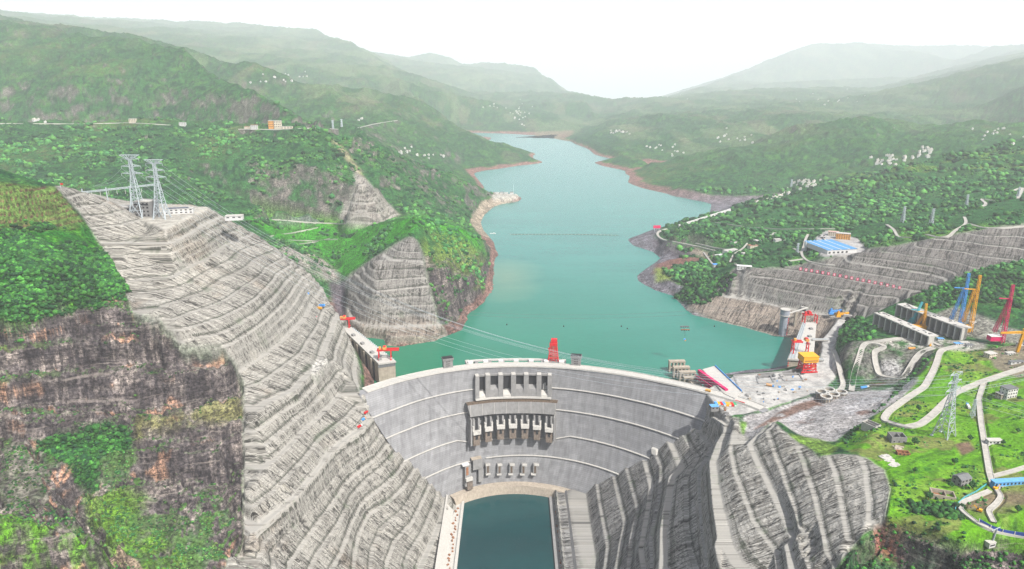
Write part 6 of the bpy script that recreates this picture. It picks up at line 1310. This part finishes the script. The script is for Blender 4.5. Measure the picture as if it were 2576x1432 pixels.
roadmask = (blur(roadmask, 3, 1) > 0.001); flatm = pad | yard | ware | plat90 | cape; free = (~roadmask) & (~flatm)
nd = (H0 > 26)
G1 = [(0.012, 0.055, 0.012), (0.02, 0.085, 0.015), (0.035, 0.13, 0.02), (0.008, 0.035, 0.012)]; G2 = [(0.010, 0.045, 0.014), (0.02, 0.08, 0.024), (0.035, 0.12, 0.03), (0.05, 0.15, 0.03)]
dens = 0.25+ss(-0.3, 0.3, nA)
scatter(free*(bench < .3)*hillL*ss(-.3, .15, nA+nB*.4), 10500, 1.6, 4.2, G1, 'hill_shrubs', 'dense bright green shrubs covering the upper left hill', 1)
vc = np.where(cliff > .3, vegc, 0)*free*(bench < .3)
scatter(vc*ss(0.0, 0.4, nB+0.2), 7000, 0.7, 2.1, G2+[(0.05, 0.12, 0.025), (0.08, 0.12, 0.035), (0.03, 0.09, 0.02)], 'ledge_shrubs', 'shrubs and grass tufts on the ledges of the left cliff', 2)
dkg = inpoly('90,1100 180,1080 250,1062 330,1075 330,1120 250,1150 240,1200 190,1200 150,1150 90,1130', 500, 1100) | inpoly('0,700 120,650 300,690 330,730 200,770 100,800 0,790', 600, 1100)
scatter(dkg*free, 2600, 2.0, 4.5, G1, 'ravine_trees', 'dark leafy trees filling the gullies of the left cliff', 3)
mid = (Yg > 1250)*(Yg < 3400)*(Xg < 500)*(bench < .3)*nd*(1-oc)*free
scatter(mid*ss(-.1, .35, nA+nB*.5)*ss(3600, 1800, Yg), 15000, 1.6, 4.0, G2, 'mountain_shrubs', 'dark shrubs dotting the green mountain behind the left bank', 4)
scatter((Yg > 1350)*(Yg < 3200)*(Xg > 350)*(bench < .3)*nd*free*ss(-.25, .3, nA+nB*.4), 13000, 1.6, 4.4, G2, 'hillside_trees', 'dark green trees covering the hillside above the right cutting', 5)
rp = (inpoly('2110,820 2160,800 2200,820 2200,850 2140,860 2110,880', 900, 1700) | inpoly('2330,735 2450,690 2576,690 2576,780 2440,760 2340,780 2240,780', 900, 1700) | inpoly('1690,745 1730,715 1800,700 1850,690 1830,730 1780,770 1735,765', 1400, 2500) | inpoly('2290,1262 2420,1268 2450,1300 2400,1310 2300,1290', 400, 900) | inpoly('2240,1000 2330,900 2350,890 2290,960 2180,1055 2130,1120 2120,1110', 700, 1200))
scatter(rp*free, 4200, 1.8, 4.2, G1, 'bank_shrubs', 'dark green scrub thickets on the right bank', 6)
scatter(gm*free*ss(0.1, 0.35, nA+nB*.6)*(bench < .3), 1500, 0.8, 2.2, G1+[(0.05, 0.16, 0.02)], 'meadow_bushes', 'scattered bushes on the bright grass plateau', 7)
scatter(botcl*free*(bench < .3)*ss(-0.2, 0.2, nA), 1800, 1.0, 2.6, G1, 'crag_shrubs', 'shrubs on the dark crag in the lower right corner', 8)
# separate trees on the plateau and round the houses
def tree_thing(X, Y, Z0, h, label, src=[None]):
    if src[0] is None:
        o = empty('broadleaf_tree', (X, Y, Z0), 0, label, 'tree', 'single trees on the grass plateau'); m = MB(); m.cyl((0, 0, -1), 0.35, 5, 8, 0.2)
        for a in range(5): t = a*1.26; m.beam((0, 0, 2.5+a*.25), (math.cos(t)*2, math.sin(t)*2, 5+a*.4), 0.18)
        m.build('trunk', BRWN, o); r = np.random.default_rng(5); V = []; Fc = []
        for k in range(90):
            d = r.normal(size=3); d /= np.linalg.norm(d); c = d*np.array([2.6, 2.6, 2.2])*r.random()**.4+np.array([0, 0, 5.2]); s_ = r.uniform(.5, .95); q = ICO_V*s_*(1+.5*(r.random((len(ICO_V), 1))-.5))+c; n0 = len(V); V += [tuple(v) for v in q]; Fc += [tuple(int(i)+n0 for i in f) for f in ICO_F]
        me = bpy.data.meshes.new('crown'); me.from_pydata(V, [], Fc); cm = plain('crown_green', (0.018, 0.075, 0.014), 0.9, var=0.4, scale=0.9, streak=False); me.materials.append(cm); link(me, 'crown', o); src[0] = o
    else: o = copy_tree(src[0])
    o.location = (X, Y, Z0); o['label'] = label; s_ = h/8; o.scale = (s_, s_, s_); o.rotation_euler.z = random.random()*6; return o
for (a, b, w_) in ((2445, 1232, 'right of the two storey grey house'), (2390, 1228, 'left of the two storey grey house'), (2300, 1120, 'right of the open box house'), (2216, 1105, 'left of the open box house'), (2335, 1258, 'left of the roofless tan ruin'), (2562, 1008, 'right of the three storey white house'), (2488, 1010, 'left of the three storey white house'), (2522, 1120, 'right of the long low white house'), (2400, 1170, 'alone in the grass below the pylon'), (2300, 1190, 'alone in the grass left of the grey house'), (2560, 1090, 'alone at the right edge of the grass'), (2440, 1110, 'between the pylon and the straight track'), (2310, 1035, 'inside the upper road bend'), (2400, 930, 'in the green wedge above the road'), (2450, 915, 'at the top of the green wedge'), (2560, 1290, 'on the brown ground inside the lower road loop')):
    X, Y, Z0 = hit(a, b); tree_thing(X, Y, Z0-.3, random.uniform(7, 11), 'leafy green tree '+w_)
# ---------------------------------------------------------------- haze
hz_m = bpy.data.materials.new('haze'); hz_m.use_nodes = True; ht = hz_m.node_tree; ht.nodes.remove(ht.nodes['Principled BSDF']); pv = ht.nodes.new('ShaderNodeVolumePrincipled')
pv.inputs['Density'].default_value = 0.000054; pv.inputs['Color'].default_value = (0.92, 0.955, 1.0, 1); pv.inputs['Anisotropy'].default_value = 0.0
ht.links.new(pv.outputs[0], ht.nodes['Material Output'].inputs['Volume'])
hb_o = MB().box((0, 30000, -1700), (130000, 62000, 6000)).build('haze', hz_m); hb_o['kind'] = 'stuff'
